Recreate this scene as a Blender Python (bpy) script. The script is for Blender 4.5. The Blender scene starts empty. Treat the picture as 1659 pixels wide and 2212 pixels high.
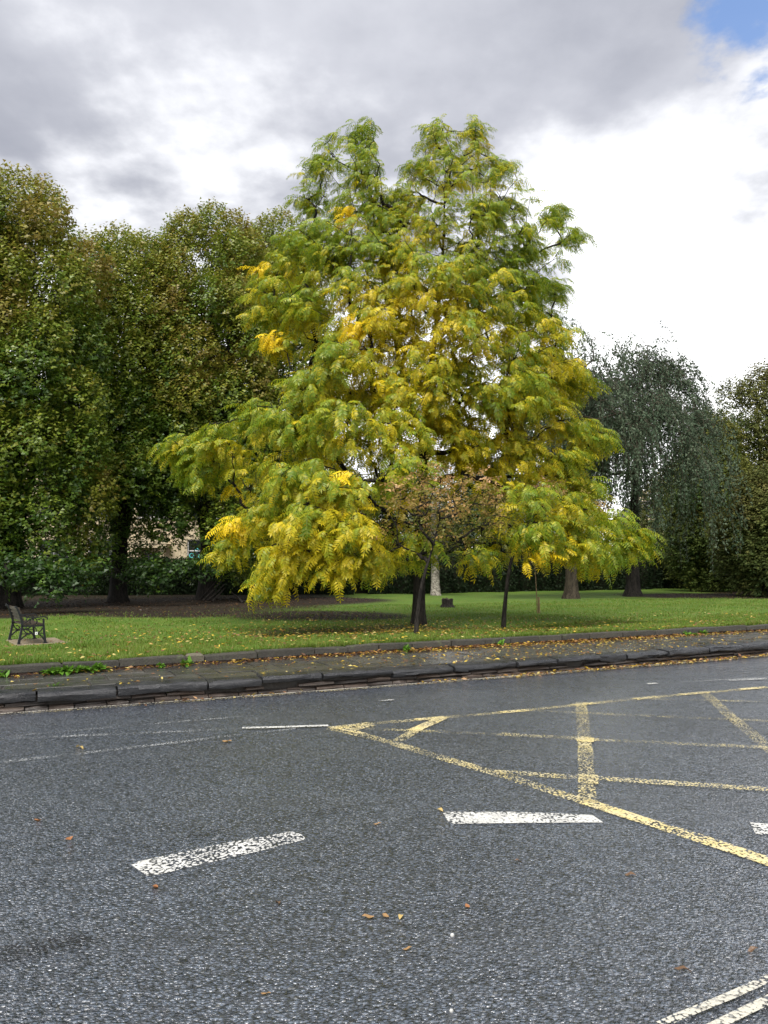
import bpy, math, random
import numpy as np
from mathutils import Vector, Matrix

rng = np.random.default_rng(11)
random.seed(11)
sc = bpy.context.scene
C = sc.collection

# ------------------------------------------------------------------ camera
FP = 1663.0                      # focal length in units of a 1659 x 2212 picture
CAM_H = 1.8
PITCH = math.atan((1230 - 1106) / FP)
cam_d = bpy.data.cameras.new('camera')
cam = bpy.data.objects.new('camera', cam_d)
C.objects.link(cam)
cam.location = (0, 0, CAM_H)
cam.rotation_euler = (math.pi / 2 + PITCH, 0, 0)
cam_d.sensor_fit = 'VERTICAL'
cam_d.sensor_height = 36.0
cam_d.lens = 36.0 * FP / 2212.0
cam_d.clip_start = 0.05
cam_d.clip_end = 4000
sc.camera = cam

# ------------------------------------------------------------------ light
SUN_EL, SUN_AZ = math.radians(59), math.radians(197)   # high, behind the camera, veiled by cloud
EXPOSURE = 1.95
sc.view_settings.view_transform = 'Standard'
sc.view_settings.look = 'None'
sc.view_settings.exposure = EXPOSURE
sc.view_settings.gamma = 1.0
sc.view_settings.use_curve_mapping = False
sun_d = bpy.data.lights.new('sun', 'SUN')
sun_d.energy = 1.5
sun_d.angle = math.radians(38)
sun_d.color = (1.0, 0.96, 0.9)
sun = bpy.data.objects.new('sun', sun_d)
C.objects.link(sun)
sdir = Vector((math.sin(SUN_AZ) * math.cos(SUN_EL), math.cos(SUN_AZ) * math.cos(SUN_EL), math.sin(SUN_EL)))
sun.rotation_euler = (-sdir).to_track_quat('-Z', 'Y').to_euler()

w = bpy.data.worlds.new('World')
sc.world = w
w.use_nodes = True


class NT:
    """tiny node helper"""
    def __init__(s, nt):
        s.nt = nt; s.n = nt.nodes; s.l = nt.links

    def add(s, t, ins=None, **kw):
        nd = s.n.new(t)
        for k, v in kw.items():
            setattr(nd, k, v)
        for k, v in (ins or {}).items():
            if isinstance(v, bpy.types.NodeSocket):
                s.l.new(v, nd.inputs[k])
            else:
                nd.inputs[k].default_value = v
        return nd

    def math(s, op, a, b=0.0, c=None, clamp=False):
        ins = {0: a, 1: b}
        if c is not None:
            ins[2] = c
        return s.add('ShaderNodeMath', ins, operation=op, use_clamp=clamp).outputs[0]

    def ramp(s, x, lo, hi, a=0.0, b=1.0):
        return s.add('ShaderNodeMapRange', {0: x, 1: lo, 2: hi, 3: a, 4: b}, interpolation_type='SMOOTHSTEP').outputs[0]

    def mix(s, f, a, b):
        nd = s.n.new('ShaderNodeMix'); nd.data_type = 'RGBA'
        for i, v in ((0, f), (6, a), (7, b)):
            if isinstance(v, bpy.types.NodeSocket):
                s.l.new(v, nd.inputs[i])
            else:
                nd.inputs[i].default_value = v if i == 0 else (*v, 1.0) if len(v) == 3 else v
        return nd.outputs[2]

    def noise(s, vec, scale, detail=4, rough=0.55):
        nd = s.add('ShaderNodeTexNoise', {'Scale': scale, 'Detail': detail, 'Roughness': rough})
        if vec is not None:
            s.l.new(vec, nd.inputs['Vector'])
        return nd.outputs['Fac']


# sky: Nishita blue seen through a broken grey cloud deck that thins to white low down
wt = NT(w.node_tree)
for nd in list(wt.n):
    wt.n.remove(nd)
sky = wt.add('ShaderNodeTexSky', sky_type='NISHITA', sun_disc=False)
sky.sun_elevation = SUN_EL
sky.sun_rotation = SUN_AZ
geo = wt.add('ShaderNodeTexCoord')
sep = wt.add('ShaderNodeSeparateXYZ', {0: geo.outputs['Generated']})
zc = wt.math('MAXIMUM', sep.outputs[2], 0.0)
den = wt.math('ADD', zc, 0.16)
uv = wt.add('ShaderNodeCombineXYZ', {0: wt.math('DIVIDE', sep.outputs[0], den),
                                     1: wt.math('DIVIDE', sep.outputs[1], den), 2: 47.7}).outputs[0]
n_big = wt.noise(uv, 1.25, 5, 0.52)
n_fine = wt.noise(uv, 3.1, 7, 0.58)
nz = wt.math('ADD', wt.math('MULTIPLY', wt.math('SUBTRACT', n_big, 0.5), 0.82), wt.math('MULTIPLY', wt.math('SUBTRACT', n_fine, 0.5), 0.30))
# the deck drifts lower towards the left of the view than towards the right
tilt = wt.math('MULTIPLY', sep.outputs[0], 0.03)
thick = wt.ramp(wt.math('ADD', wt.math('ADD', zc, nz), tilt), 0.31, 0.53)
grey = wt.mix(wt.ramp(wt.math('ADD', n_big, wt.math('MULTIPLY', n_fine, .35)), 0.45, 0.90), (2.20, 2.24, 2.42), (1.05, 1.10, 1.29))
thick = wt.math('MULTIPLY', thick, wt.ramp(zc, .24, .40, .25, 1.0))      # low clouds melt into the bright haze
cloud = wt.mix(thick, (4.6, 4.62, 4.65), grey)
pd = Vector((0.3767, 0.733, 0.566)).normalized()
dp = wt.add('ShaderNodeVectorMath', {0: geo.outputs['Generated'], 1: tuple(pd)}, operation='DOT_PRODUCT').outputs['Value']
gap = wt.ramp(wt.math('ADD', dp, wt.math('MULTIPLY', wt.math('SUBTRACT', n_fine, 0.5), 0.022)), 0.9966, 0.9992, 0, .9)
blue = wt.mix(.55, sky.outputs[0], (.2, .5, 1.3))
col = wt.mix(gap, cloud, blue)
bg = wt.add('ShaderNodeBackground', {0: col, 1: 0.1})
wo = wt.add('ShaderNodeOutputWorld', {0: bg.outputs[0]})

cy = sc.cycles
cy.use_denoising = True
cy.max_bounces = 6
cy.diffuse_bounces = 3
cy.glossy_bounces = 3
cy.transmission_bounces = 4
cy.transparent_max_bounces = 8
cy.sample_clamp_indirect = 6


# ------------------------------------------------------------------ geometry of the place
def ray(px, py):
    cx, cyy = (px - 829.5) / FP, (1106 - py) / FP
    return np.array([cx, math.cos(PITCH) - cyy * math.sin(PITCH), math.sin(PITCH) + cyy * math.cos(PITCH)])


def gp(px, py, z=0.0):
    d = ray(px, py); t = (z - CAM_H) / d[2]
    return np.array([d[0] * t, d[1] * t, z])


def at(px, py, Y):
    d = ray(px, py); t = Y / d[1]
    return np.array([d[0] * t, Y, CAM_H + d[2] * t])


def kerb_y(x):                    # far edge of the road
    x = np.asarray(x, float)
    xc = np.clip(x, -14, 12)
    return 12.07 + .50 * xc + .0035 * xc ** 2 + (x - xc) * (.50 + .007 * xc)


def kerb_slope(x):
    xc = np.clip(x, -14, 12)
    return .50 + .007 * xc


def edge_y(x):                    # front of the low stone edging of the lawn
    x = np.asarray(x, float)
    xs = np.linspace(-40, 60, 401)
    ws = np.interp(xs, [-20, -10, -5.6, .5, 9.9, 20], [1.5, 1.62, 1.82, 2.6, 2.45, 2.35])
    k = np.hanning(25); k /= k.sum()
    ws = np.convolve(np.pad(ws, 12, mode='edge'), k, mode='valid')
    return kerb_y(x) + np.interp(x, xs, ws)


def sstep(a, b, x):
    t = np.clip((np.asarray(x, float) - a) / (b - a), 0, 1)
    return t * t * (3 - 2 * t)


PAVE_Z = 0.25


def lawn_z(x, y):
    d = np.asarray(y) - edge_y(x)
    return .395 - .19 * sstep(.2, 6.5, d) + .02 * np.sin(np.asarray(x) * .9 + np.asarray(y) * .4) * sstep(0.5, 3, d) + .02 * np.sin(np.asarray(y) * .8 + 1) * sstep(.5, 3, d)


def lawn_at(px, py):
    z = .22
    for _ in range(8):
        p = gp(px, py, z)
        z = float(lawn_z(p[0], p[1]))
    return gp(px, py, z)


# ------------------------------------------------------------------ mesh helpers
def mk(name, V, F, mat=None, parent=None, col=None, smooth=False):
    V = np.asarray(V, np.float32)
    me = bpy.data.meshes.new(name)
    if isinstance(F, np.ndarray):
        n, k = F.shape
        me.vertices.add(len(V)); me.vertices.foreach_set('co', V.ravel())
        me.loops.add(n * k); me.loops.foreach_set('vertex_index', F.astype(np.int32).ravel())
        me.polygons.add(n); me.polygons.foreach_set('loop_start', np.arange(0, n * k, k, dtype=np.int32))
        me.update(calc_edges=True)
    else:
        me.from_pydata([tuple(v) for v in V], [], F); me.update()
    if col is not None:
        a = me.color_attributes.new('Col', 'FLOAT_COLOR', 'POINT')
        c4 = np.ones((len(V), 4), np.float32); c4[:, :3] = col
        a.data.foreach_set('color', c4.ravel())
    if smooth:
        me.polygons.foreach_set('use_smooth', np.ones(len(me.polygons), bool))
    if mat:
        me.materials.append(mat)
    o = bpy.data.objects.new(name, me)
    C.objects.link(o)
    if parent:
        o.parent = parent
    return o


def empty(name, loc, rz=0.0):
    o = bpy.data.objects.new(name, None)
    C.objects.link(o); o.location = tuple(float(v) for v in loc); o.rotation_euler = (0, 0, rz)
    o.empty_display_size = .2
    return o


def tag(o, label=None, cat=None, group=None, kind=None):
    if label: o['label'] = label
    if cat: o['category'] = cat
    if group: o['group'] = group
    if kind: o['kind'] = kind
    return o


class MB:
    """collects simple solids into one mesh"""
    def __init__(s): s.v = []; s.f = []

    def add(s, V, F):
        b = len(s.v); s.v += [tuple(p) for p in V]; s.f += [tuple(i + b for i in f) for f in F]; return s

    def box(s, x0, x1, y0, y1, z0, z1):
        V = [(x, y, z) for z in (z0, z1) for y in (y0, y1) for x in (x0, x1)]
        return s.add(V, [(0, 2, 3, 1), (4, 5, 7, 6), (0, 1, 5, 4), (2, 6, 7, 3), (0, 4, 6, 2), (1, 3, 7, 5)])

    def bar(s, pts, wy, wz, closed=False):
        """flat bar swept along points lying in the local xz plane; wy across, wz in plane"""
        pts = [np.array(p, float) for p in pts]
        n = len(pts); V = []
        for i, p in enumerate(pts):
            a = pts[(i - 1) % n] if (i > 0 or closed) else pts[i]
            b = pts[(i + 1) % n] if (i < n - 1 or closed) else pts[i]
            t = b - a; t /= np.linalg.norm(t) + 1e-9
            nn = np.array([-t[2], 0, t[0]])
            wz_i = wz[i] if isinstance(wz, (list, tuple)) else wz
            for sy, sn in ((-1, -1), (1, -1), (1, 1), (-1, 1)):
                V.append(p + nn * sn * wz_i / 2 + np.array([0, sy * wy / 2, 0]))
        F = []
        for i in range(n if closed else n - 1):
            j = (i + 1) % n
            for k in range(4):
                F.append((i * 4 + k, i * 4 + (k + 1) % 4, j * 4 + (k + 1) % 4, j * 4 + k))
        if not closed:
            F += [(3, 2, 1, 0), ((n - 1) * 4, (n - 1) * 4 + 1, (n - 1) * 4 + 2, (n - 1) * 4 + 3)]
        return s.add(V, F)

    def build(s, name, mat, parent=None, smooth=False):
        return mk(name, s.v, s.f, mat, parent, smooth=smooth)


def unit(a):
    return a / (np.linalg.norm(a, axis=-1, keepdims=True) + 1e-9)


def leaf_quads(P, D, N, L, Wd, fold=.18):
    """pointed leaves as folded rhombs: P base, D direction, N rough normal"""
    S = unit(np.cross(N, D)); N2 = np.cross(D, S)
    L = np.asarray(L)[:, None]; Wd = np.asarray(Wd)[:, None]
    V = np.stack([P, P + D * L * .45 + S * Wd * .5 + N2 * Wd * fold, P + D * L - N2 * L * .06, P + D * L * .45 - S * Wd * .5 + N2 * Wd * fold], 1).reshape(-1, 3)
    F = np.arange(len(V)).reshape(-1, 4)
    return V, F


def leaf_tris(P, D, N, L, Wd):
    """three-cornered leaves for crowns that stand far off"""
    S = unit(np.cross(N, D))
    L = np.asarray(L)[:, None]; Wd = np.asarray(Wd)[:, None]
    V = np.stack([P - S * Wd * .5 + D * L * .10, P + S * Wd * .5 + D * L * .30, P + D * L], 1).reshape(-1, 3)
    return V, np.arange(len(V)).reshape(-1, 3)


def seg_tubes(A, B, ra, rb, sides=5):
    T = unit(B - A)
    ref = np.where(np.abs(T[:, 2:3]) > .9, np.array([[1., 0, 0]]), np.array([[0, 0, 1.]]))
    U = unit(np.cross(T, ref)); Wv = np.cross(T, U)
    an = np.arange(sides) / sides * 2 * math.pi
    ring = np.cos(an)[None, :, None] * U[:, None, :] + np.sin(an)[None, :, None] * Wv[:, None, :]
    V = np.concatenate([A[:, None, :] + ring * np.asarray(ra)[:, None, None], B[:, None, :] + ring * np.asarray(rb)[:, None, None]], 1)
    n = len(A); base = (np.arange(n) * sides * 2)[:, None]
    k = np.arange(sides); k2 = (k + 1) % sides
    F = np.stack([base + k, base + k2, base + sides + k2, base + sides + k], -1).reshape(-1, 4)
    return V.reshape(-1, 3), F


def chain_tube(pts, rad, sides=12, wob=.0, seed=0, ridge=0.0):
    """continuous tube for trunks, with slight ridging"""
    r = np.random.default_rng(seed)
    pts = np.asarray(pts, float); n = len(pts)
    T = unit(np.gradient(pts, axis=0))
    U = unit(np.cross(T, np.array([0.1, 1.0, 0.0]))); Wv = np.cross(T, U)
    an = np.arange(sides) / sides * 2 * math.pi
    ph = r.random(3) * 6
    V = []
    for i in range(n):
        rr = rad[i] * (1 + ridge * (np.sin(an * 3 + ph[0] + i * .1) * .5 + np.sin(an * 5 + ph[1] + i * .15) * .5) + wob * r.normal(size=sides))
        V.append(pts[i] + np.cos(an)[:, None] * U[i] * rr[:, None] + np.sin(an)[:, None] * Wv[i] * rr[:, None])
    V = np.concatenate(V)
    k = np.arange(sides); k2 = (k + 1) % sides
    F = np.concatenate([np.stack([i * sides + k, i * sides + k2, (i + 1) * sides + k2, (i + 1) * sides + k], -1) for i in range(n - 1)])
    return V, F


def resample(pts, n):
    pts = np.asarray(pts, float)
    d = np.r_[0, np.cumsum(np.linalg.norm(np.diff(pts, axis=0), axis=1))]
    t = np.linspace(0, d[-1], n)
    # smooth by a cosine-free cubic (Catmull-Rom through numpy interp of a refined curve)
    out = np.stack([np.interp(t, d, pts[:, k]) for k in range(pts.shape[1])], 1)
    if n > 6:
        k = np.array([.25, .5, .25])
        for _ in range(2):
            out[1:-1] = k[0] * out[:-2] + k[1] * out[1:-1] + k[2] * out[2:]
    return out


# ------------------------------------------------------------------ materials
def mat(name):
    m = bpy.data.materials.new(name); m.use_nodes = True
    t = NT(m.node_tree)
    for nd in list(t.n):
        t.n.remove(nd)
    out = t.add('ShaderNodeOutputMaterial')
    return m, t, out


def principled(t, out, **kw):
    p = t.add('ShaderNodeBsdfPrincipled')
    for k, v in kw.items():
        k = k.replace('_', ' ')
        if isinstance(v, bpy.types.NodeSocket):
            t.l.new(v, p.inputs[k])
        else:
            p.inputs[k].default_value = (*v, 1.0) if isinstance(v, tuple) and len(v) == 3 else v
    t.l.new(p.outputs[0], out.inputs[0])
    return p


def leaf_mat(name, trans=.35, rough=.45, spec=.35):
    m, t, out = mat(name)
    a = t.add('ShaderNodeAttribute', attribute_name='Col').outputs['Color']
    p = t.add('ShaderNodeBsdfPrincipled', {'Base Color': a, 'Roughness': rough, 'Specular IOR Level': spec})
    tr = t.add('ShaderNodeBsdfTranslucent', {'Color': a})
    mx = t.add('ShaderNodeMixShader', {0: trans, 1: p.outputs[0], 2: tr.outputs[0]})
    t.l.new(mx.outputs[0], out.inputs[0])
    return m


def bark_mat(name, c1, c2, scale=6.0, stretch=.25, bump=.6, rough=.8):
    m, t, out = mat(name)
    co = t.add('ShaderNodeTexCoord').outputs['Object']
    mp = t.add('ShaderNodeMapping', {0: co, 'Scale': (1, 1, stretch)}).outputs[0]
    n = t.noise(mp, scale, 6, .65); n2 = t.noise(mp, scale * 4, 4, .6)
    f = t.ramp(t.math('ADD', n, t.math('MULTIPLY', t.math('SUBTRACT', n2, .5), .6)), .35, .65)
    colr = t.mix(f, c1, c2)
    b = t.add('ShaderNodeBump', {'Strength': bump, 'Distance': .03, 'Height': t.math('ADD', n, n2)})
    principled(t, out, Base_Color=colr, Roughness=rough, Normal=b.outputs[0], Specular_IOR_Level=.15)
    return m


def stone_mat(name, c1, c2, rough=(.3, .6), scale=3.0, bump=.5, rnd=.5, moss=None, layers=1.0):
    m, t, out = mat(name)
    co = t.add('ShaderNodeTexCoord').outputs['Object']
    ri = t.add('ShaderNodeObjectInfo').outputs['Random']
    off = t.add('ShaderNodeVectorMath', {0: co, 1: t.add('ShaderNodeCombineXYZ', {0: t.math('MULTIPLY', ri, 37.), 1: t.math('MULTIPLY', ri, 91.), 2: ri}).outputs[0]}, operation='ADD').outputs[0]
    mp = t.add('ShaderNodeMapping', {0: off, 'Scale': (1, 1, layers)}).outputs[0]
    n = t.noise(mp, scale, 6, .6); nf = t.noise(mp, scale * 9, 5, .65)
    f = t.math('ADD', t.math('MULTIPLY', t.ramp(n, .3, .7), 1 - rnd), t.math('MULTIPLY', ri, rnd))
    colr = t.mix(f, c1, c2)
    colr = t.mix(t.math('MULTIPLY', t.ramp(nf, .35, .7), .45), colr, tuple(v * .5 for v in c1))
    if moss:
        colr = t.mix(t.math('MULTIPLY', t.ramp(t.noise(mp, scale * 1.7, 5, .7), .56, .70), .8), colr, moss)
    rg = t.ramp(t.math('ADD', t.math('MULTIPLY', n, .6), t.math('MULTIPLY', nf, .4)), .35, .65, rough[0], rough[1])
    b = t.add('ShaderNodeBump', {'Strength': bump, 'Distance': .02, 'Height': t.math('ADD', n, t.math('MULTIPLY', nf, .5))})
    principled(t, out, Base_Color=colr, Roughness=rg, Normal=b.outputs[0])
    return m


def plain_mat(name, c, rough=.6, metal=0.0, spec=.5):
    m, t, out = mat(name)
    principled(t, out, Base_Color=c, Roughness=rough, Metallic=metal, Specular_IOR_Level=spec)
    return m


def asphalt_nodes(t):
    co = t.add('ShaderNodeTexCoord').outputs['Object']
    wrp = t.add('ShaderNodeVectorMath', {0: co, 1: (0, 0, 0)}, operation='ADD').outputs[0]
    v1 = t.add('ShaderNodeTexVoronoi', {'Vector': wrp, 'Scale': 52.0, 'Randomness': 1.0}, feature='F1')
    v2 = t.add('ShaderNodeTexVoronoi', {'Vector': wrp, 'Scale': 105.0, 'Randomness': 1.0}, feature='F1')
    big = t.noise(co, .35, 4, .6)
    mid = t.noise(co, 3.0, 5, .6)
    chip = t.ramp(v1.outputs['Distance'], .15, .75, 1.0, 0.0)
    chip2 = t.ramp(v2.outputs['Distance'], .15, .75, 1.0, 0.0)
    h = t.math('ADD', chip, t.math('MULTIPLY', chip2, .45))
    return co, v1, chip, chip2, h, big, mid


def asphalt_mat():
    m, t, out = mat('wet_asphalt')
    co, v1, chip, chip2, h, big, mid = asphalt_nodes(t)
    rc = t.add('ShaderNodeSeparateColor', {0: v1.outputs['Color']})
    tone = t.mix(t.math('POWER', rc.outputs[0], 1.8), (.052, .069, .098), (.140, .172, .222))
    tone = t.mix(t.math('MULTIPLY', t.math('SUBTRACT', 1.0, chip), .8), tone, (.009, .010, .012))
    tone = t.mix(t.math('MULTIPLY', t.ramp(big, .38, .68), .55), tone, t.mix(.5, tone, (.012, .014, .018)))
    # pale stone flecks
    fleck = t.math('MULTIPLY', t.ramp(rc.outputs[1], .955, .985), chip)
    tone = t.mix(t.math('MULTIPLY', fleck, .7), tone, (.26, .26, .25))
    # bands of polish worn by tyres run along the road
    mp = t.add('ShaderNodeMapping', {0: co, 'Rotation': (0, 0, -.50), 'Scale': (.12, 1.0, 1)}).outputs[0]
    band = t.noise(mp, .9, 4, .6)
    tone = t.mix(t.math('MULTIPLY', t.ramp(band, .48, .72), .5), tone, t.mix(.55, tone, (.010, .012, .016)))
    rg = t.ramp(t.math('ADD', t.math('MULTIPLY', band, .65), t.math('MULTIPLY', mid, .35)), .35, .66, .12, .32)
    rg = t.math('ADD', rg, t.math('MULTIPLY', rc.outputs[2], .12))
    # every chip is a facet with its own tilt
    tl = t.add('ShaderNodeVectorMath', {0: v1.outputs['Color'], 1: (.5, .5, .5)}, operation='SUBTRACT').outputs[0]
    tl = t.add('ShaderNodeVectorMath', {0: tl, 1: (.54, .54, 0)}, operation='MULTIPLY').outputs[0]
    nr = t.add('ShaderNodeVectorMath', {0: t.add('ShaderNodeNewGeometry').outputs['Normal'], 1: tl}, operation='ADD').outputs[0]
    nr = t.add('ShaderNodeVectorMath', {0: nr}, operation='NORMALIZE').outputs[0]
    b = t.add('ShaderNodeBump', {'Strength': 1.0, 'Distance': .005, 'Height': h, 'Normal': nr})
    b2 = t.add('ShaderNodeBump', {'Strength': .35, 'Distance': .02, 'Height': mid, 'Normal': b.outputs[0]})
    principled(t, out, Base_Color=tone, Roughness=rg, Normal=b2.outputs[0], Specular_IOR_Level=1.0, Coat_Weight=.8, Coat_Roughness=.25, Coat_Normal=b2.outputs[0])
    return m


def paint_mat(name, c, keep, c2=None):
    """worn road paint: keep = share of paint that is left"""
    m, t, out = mat(name)
    co, v1, chip, chip2, h, big, mid = asphalt_nodes(t)
    n = t.noise(co, 38., 5, .7); patch = t.noise(co, 1.6, 3, .5)
    lo = 1.0 - keep
    s = t.math('ADD', t.math('ADD', t.math('MULTIPLY', n, .45), t.math('MULTIPLY', chip, .32)), t.math('MULTIPLY', patch, .55))
    fac = t.ramp(s, .40 + lo * .48, .52 + lo * .48)
    colr = t.mix(t.ramp(t.noise(co, 7., 4, .6), .3, .7), c, c2 or tuple(v * .78 for v in c))
    b = t.add('ShaderNodeBump', {'Strength': .7, 'Distance': .003, 'Height': h})
    p = t.add('ShaderNodeBsdfPrincipled', {'Base Color': colr, 'Roughness': .5, 'Normal': b.outputs[0]})
    tr = t.add('ShaderNodeBsdfTransparent')
    mx = t.add('ShaderNodeMixShader', {0: fac, 1: tr.outputs[0], 2: p.outputs[0]})
    t.l.new(mx.outputs[0], out.inputs[0])
    return m


def lawn_mat():
    m, t, out = mat('lawn_turf')
    co = t.add('ShaderNodeTexCoord').outputs['Object']
    a = t.add('ShaderNodeAttribute', attribute_name='Col').outputs['Color']   # share of shade-darkened leaf litter
    li = t.add('ShaderNodeSeparateColor', {0: a}).outputs[0]
    n = t.noise(co, .55, 5, .6); nf = t.noise(co, 14., 6, .7); nm = t.noise(co, 3.2, 5, .65)
    g = t.mix(t.ramp(n, .3, .7), (.065, .135, .014), (.115, .185, .022))
    g = t.mix(t.ramp(nm, .45, .75), g, (.15, .165, .040))
    g = t.mix(t.math('MULTIPLY', t.ramp(nf, .35, .65), .55), g, (.03, .07, .008))
    shaded_litter = t.mix(t.ramp(nf, .35, .65), (.009, .0065, .0045), (.028, .018, .010))  # litter brown, darkened further to carry the shade under the trees
    f = t.ramp(t.math('ADD', li, t.math('MULTIPLY', t.math('SUBTRACT', nf, .5), .9)), .35, .65)
    colr = t.mix(f, g, shaded_litter)
    b = t.add('ShaderNodeBump', {'Strength': .9, 'Distance': .05, 'Height': t.math('ADD', nf, nm)})
    principled(t, out, Base_Color=colr, Roughness=.85, Normal=b.outputs[0], Specular_IOR_Level=.2)
    return m


M = {}
M['asphalt'] = asphalt_mat()
M['white_worn'] = paint_mat('worn_white_paint', (.60, .60, .58), .58)
M['white_good'] = paint_mat('white_paint', (.60, .60, .57), .86)
M['white_faint'] = paint_mat('faded_white_paint', (.48, .49, .49), .33)
M['yellow_worn'] = paint_mat('worn_yellow_paint', (.60, .50, .22), .50, (.54, .48, .30))
M['yellow_good'] = paint_mat('yellow_paint', (.63, .52, .22), .78, (.56, .49, .30))
M['yellow_faint'] = paint_mat('faded_yellow_paint', (.58, .48, .20), .36, (.5, .45, .28))
M['cream_line'] = paint_mat('cream_kerb_line', (.52, .50, .42), .80, (.46, .44, .38))
M['seam'] = paint_mat('tar_seam', (.008, .008, .009), .48)
M['kerb'] = stone_mat('wet_kerb_stone', (.012, .013, .016), (.034, .035, .038), (.18, .5), 4.5, 1.0, .45, layers=3.0)
M['wallstone'] = stone_mat('rubble_stone', (.028, .026, .025), (.115, .082, .062), (.3, .65), 5.0, .8, .65, layers=2.0)
M['mortar'] = stone_mat('dark_mortar', (.028, .025, .021), (.05, .042, .034), (.6, .9), 8.0, .8, .2)
M['slab'] = stone_mat('wet_paving_stone', (.030, .031, .030), (.072, .069, .061), (.14, .45), 2.2, .45, .5, moss=(.05, .055, .03), layers=1)
M['edging'] = stone_mat('edging_stone', (.030, .028, .023), (.068, .062, .048), (.45, .8), 4.0, .7, .5, moss=(.085, .10, .05))
M['edging_pale'] = stone_mat('pale_edging_stone', (.10, .088, .062), (.15, .13, .095), (.6, .85), 5.0, .7, .3, moss=(.12, .12, .07))
M['brick'] = stone_mat('old_brick', (.08, .045, .034), (.13, .085, .065), (.6, .9), 6.0, .7, .6)
M['concrete'] = stone_mat('concrete_pad', (.17, .135, .085), (.25, .205, .135), (.6, .9), 2.5, .4, .2, moss=(.09, .075, .045))
M['lawn'] = lawn_mat()
M['soil'] = stone_mat('ground_soil', (.04, .045, .02), (.06, .07, .03), (.8, .95), 1.0, .3, .0)
M['iron'] = plain_mat('black_painted_iron', (.009, .010, .012), .5, 0, .35)
M['slat'] = bark_mat('dark_stained_wood', (.035, .028, .022), (.075, .058, .045), 9, .3, .3, .5)
M['tag'] = plain_mat('white_tag', (.75, .75, .72), .5)
M['pebble'] = plain_mat('pale_pebble', (.45, .45, .43), .6)
M['bark_main'] = bark_mat('dark_bark', (.010, .009, .008), (.034, .029, .025), 9, .2, .9)
M['bark_brown'] = bark_mat('brown_bark', (.025, .020, .014), (.07, .057, .04), 8, .2, .8)
M['bark_birch'] = bark_mat('pale_birch_bark', (.10, .085, .07), (.42, .385, .33), 4, 1.6, .5)
M['bark_grey'] = bark_mat('grey_bark', (.04, .038, .03), (.11, .10, .08), 9, .2, .8)
M['stake'] = bark_mat('stake_wood', (.13, .085, .05), (.22, .15, .09), 9, .2, .4)
M['twig'] = bark_mat('twig_bark', (.045, .038, .028), (.10, .085, .06), 9, .2, .3)
M['leaf'] = leaf_mat('leaf', .34, .42, .4)
M['leaf_main'] = leaf_mat('pinnate_leaf', .45, .42, .35)
M['leaf_dull'] = leaf_mat('dull_leaf', .25, .65, .15)
M['grass'] = leaf_mat('grass_blade', .35, .5, .25)
M['litter'] = leaf_mat('fallen_leaf', .15, .45, .5)
M['render'] = stone_mat('cream_render', (.52, .43, .28), (.60, .50, .34), (.7, .9), 1.2, .1, .0)
M['trim'] = plain_mat('white_trim', (.74, .73, .70), .5)
M['glass'] = plain_mat('window_glass', (.02, .024, .028), .08)
M['slate'] = stone_mat('slate_roof', (.06, .062, .07), (.10, .10, .11), (.4, .7), 2, .4, .0)
M['door'] = plain_mat('painted_door', (.10, .03, .16), .4)
M['sticker'] = plain_mat('window_sticker', (.10, .55, .55), .5)
M['hedge_core'] = bark_mat('hedge_twigs', (.012, .013, .008), (.022, .024, .012), 9, 1, .3)

# ------------------------------------------------------------------ ground, road, lawn (the setting)
gs = 1500.0
o = mk('ground', [(-gs, -gs, -.30), (gs, -gs, -.30), (gs, gs, -.30), (-gs, gs, -.30)], [(0, 1, 2, 3)], M['soil'])
tag(o, kind='structure')


def near_y(x):                    # near edge of the road
    return 1.93 + .60 * np.asarray(x, float)


xs = np.linspace(-34, 46, 81)
ny, fy = np.minimum(near_y(xs), kerb_y(xs) - 2.5), kerb_y(xs) + .12
rows = np.linspace(0, 1, 13)
V = np.stack([np.stack([xs, ny + (fy - ny) * r, 0 * xs], 1) for r in rows], 0)
nx = len(xs)
F = np.array([(j * nx + i, j * nx + i + 1, (j + 1) * nx + i + 1, (j + 1) * nx + i) for j in range(len(rows) - 1) for i in range(nx - 1)])
road = tag(mk('road', V.reshape(-1, 3), F, M['asphalt']), kind='structure')

# near pavement under the photographer
V = np.concatenate([np.stack([xs, ny - .002, 0 * xs + .12], 1), np.stack([xs, ny - .002, 0 * xs - .05], 1), np.stack([xs, ny - 30, 0 * xs + .12], 1)])
F = np.array([(i, i + 1, nx + i + 1, nx + i) for i in range(nx - 1)] + [(i, 2 * nx + i, 2 * nx + i + 1, i + 1) for i in range(nx - 1)])
tag(mk('near_pavement', V, F, M['slab']), kind='structure')

# lawn sheet, with a point attribute for the brown leaf litter and painted shade under the trees
LIT = [(-17, 34, 8.0), (-8.2, 38, 9.0), (-12, 36, 9), (-4.5, 40, 7.0), (-25, 33, 9), (-2.2, 27, 4.5), (-8, 29, 5.0), (19.5, 47, 7), (27, 50, 8), (-14.5, 28.5, 5.5)]
LIT2 = [(0.6, 20.8, 3.2), (-2.0, 20, 3.0), (-.5, 18.4, 2.5)]


def litter(x, y):
    v = np.zeros_like(x)
    for (cx, cyy, r) in LIT:
        v = np.maximum(v, .74 - .74 * sstep(.45, 1.15, np.hypot((x - cx), (y - cyy)) / r))
    v = np.maximum(v, .66 * sstep(23.0, 30, y + .5 * np.sin(x * 1.3)) * (1 - sstep(-5.5, 2.5, x + .6 * np.sin(y * .9))))  # litter widened over the back left, also to darken it as tree shade
    for (cx, cyy, r) in LIT2:
        v = np.maximum(v, .56 * (1 - sstep(.3, 1.15, np.hypot((x - cx), (y - cyy)) / r)))
    return v


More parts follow.
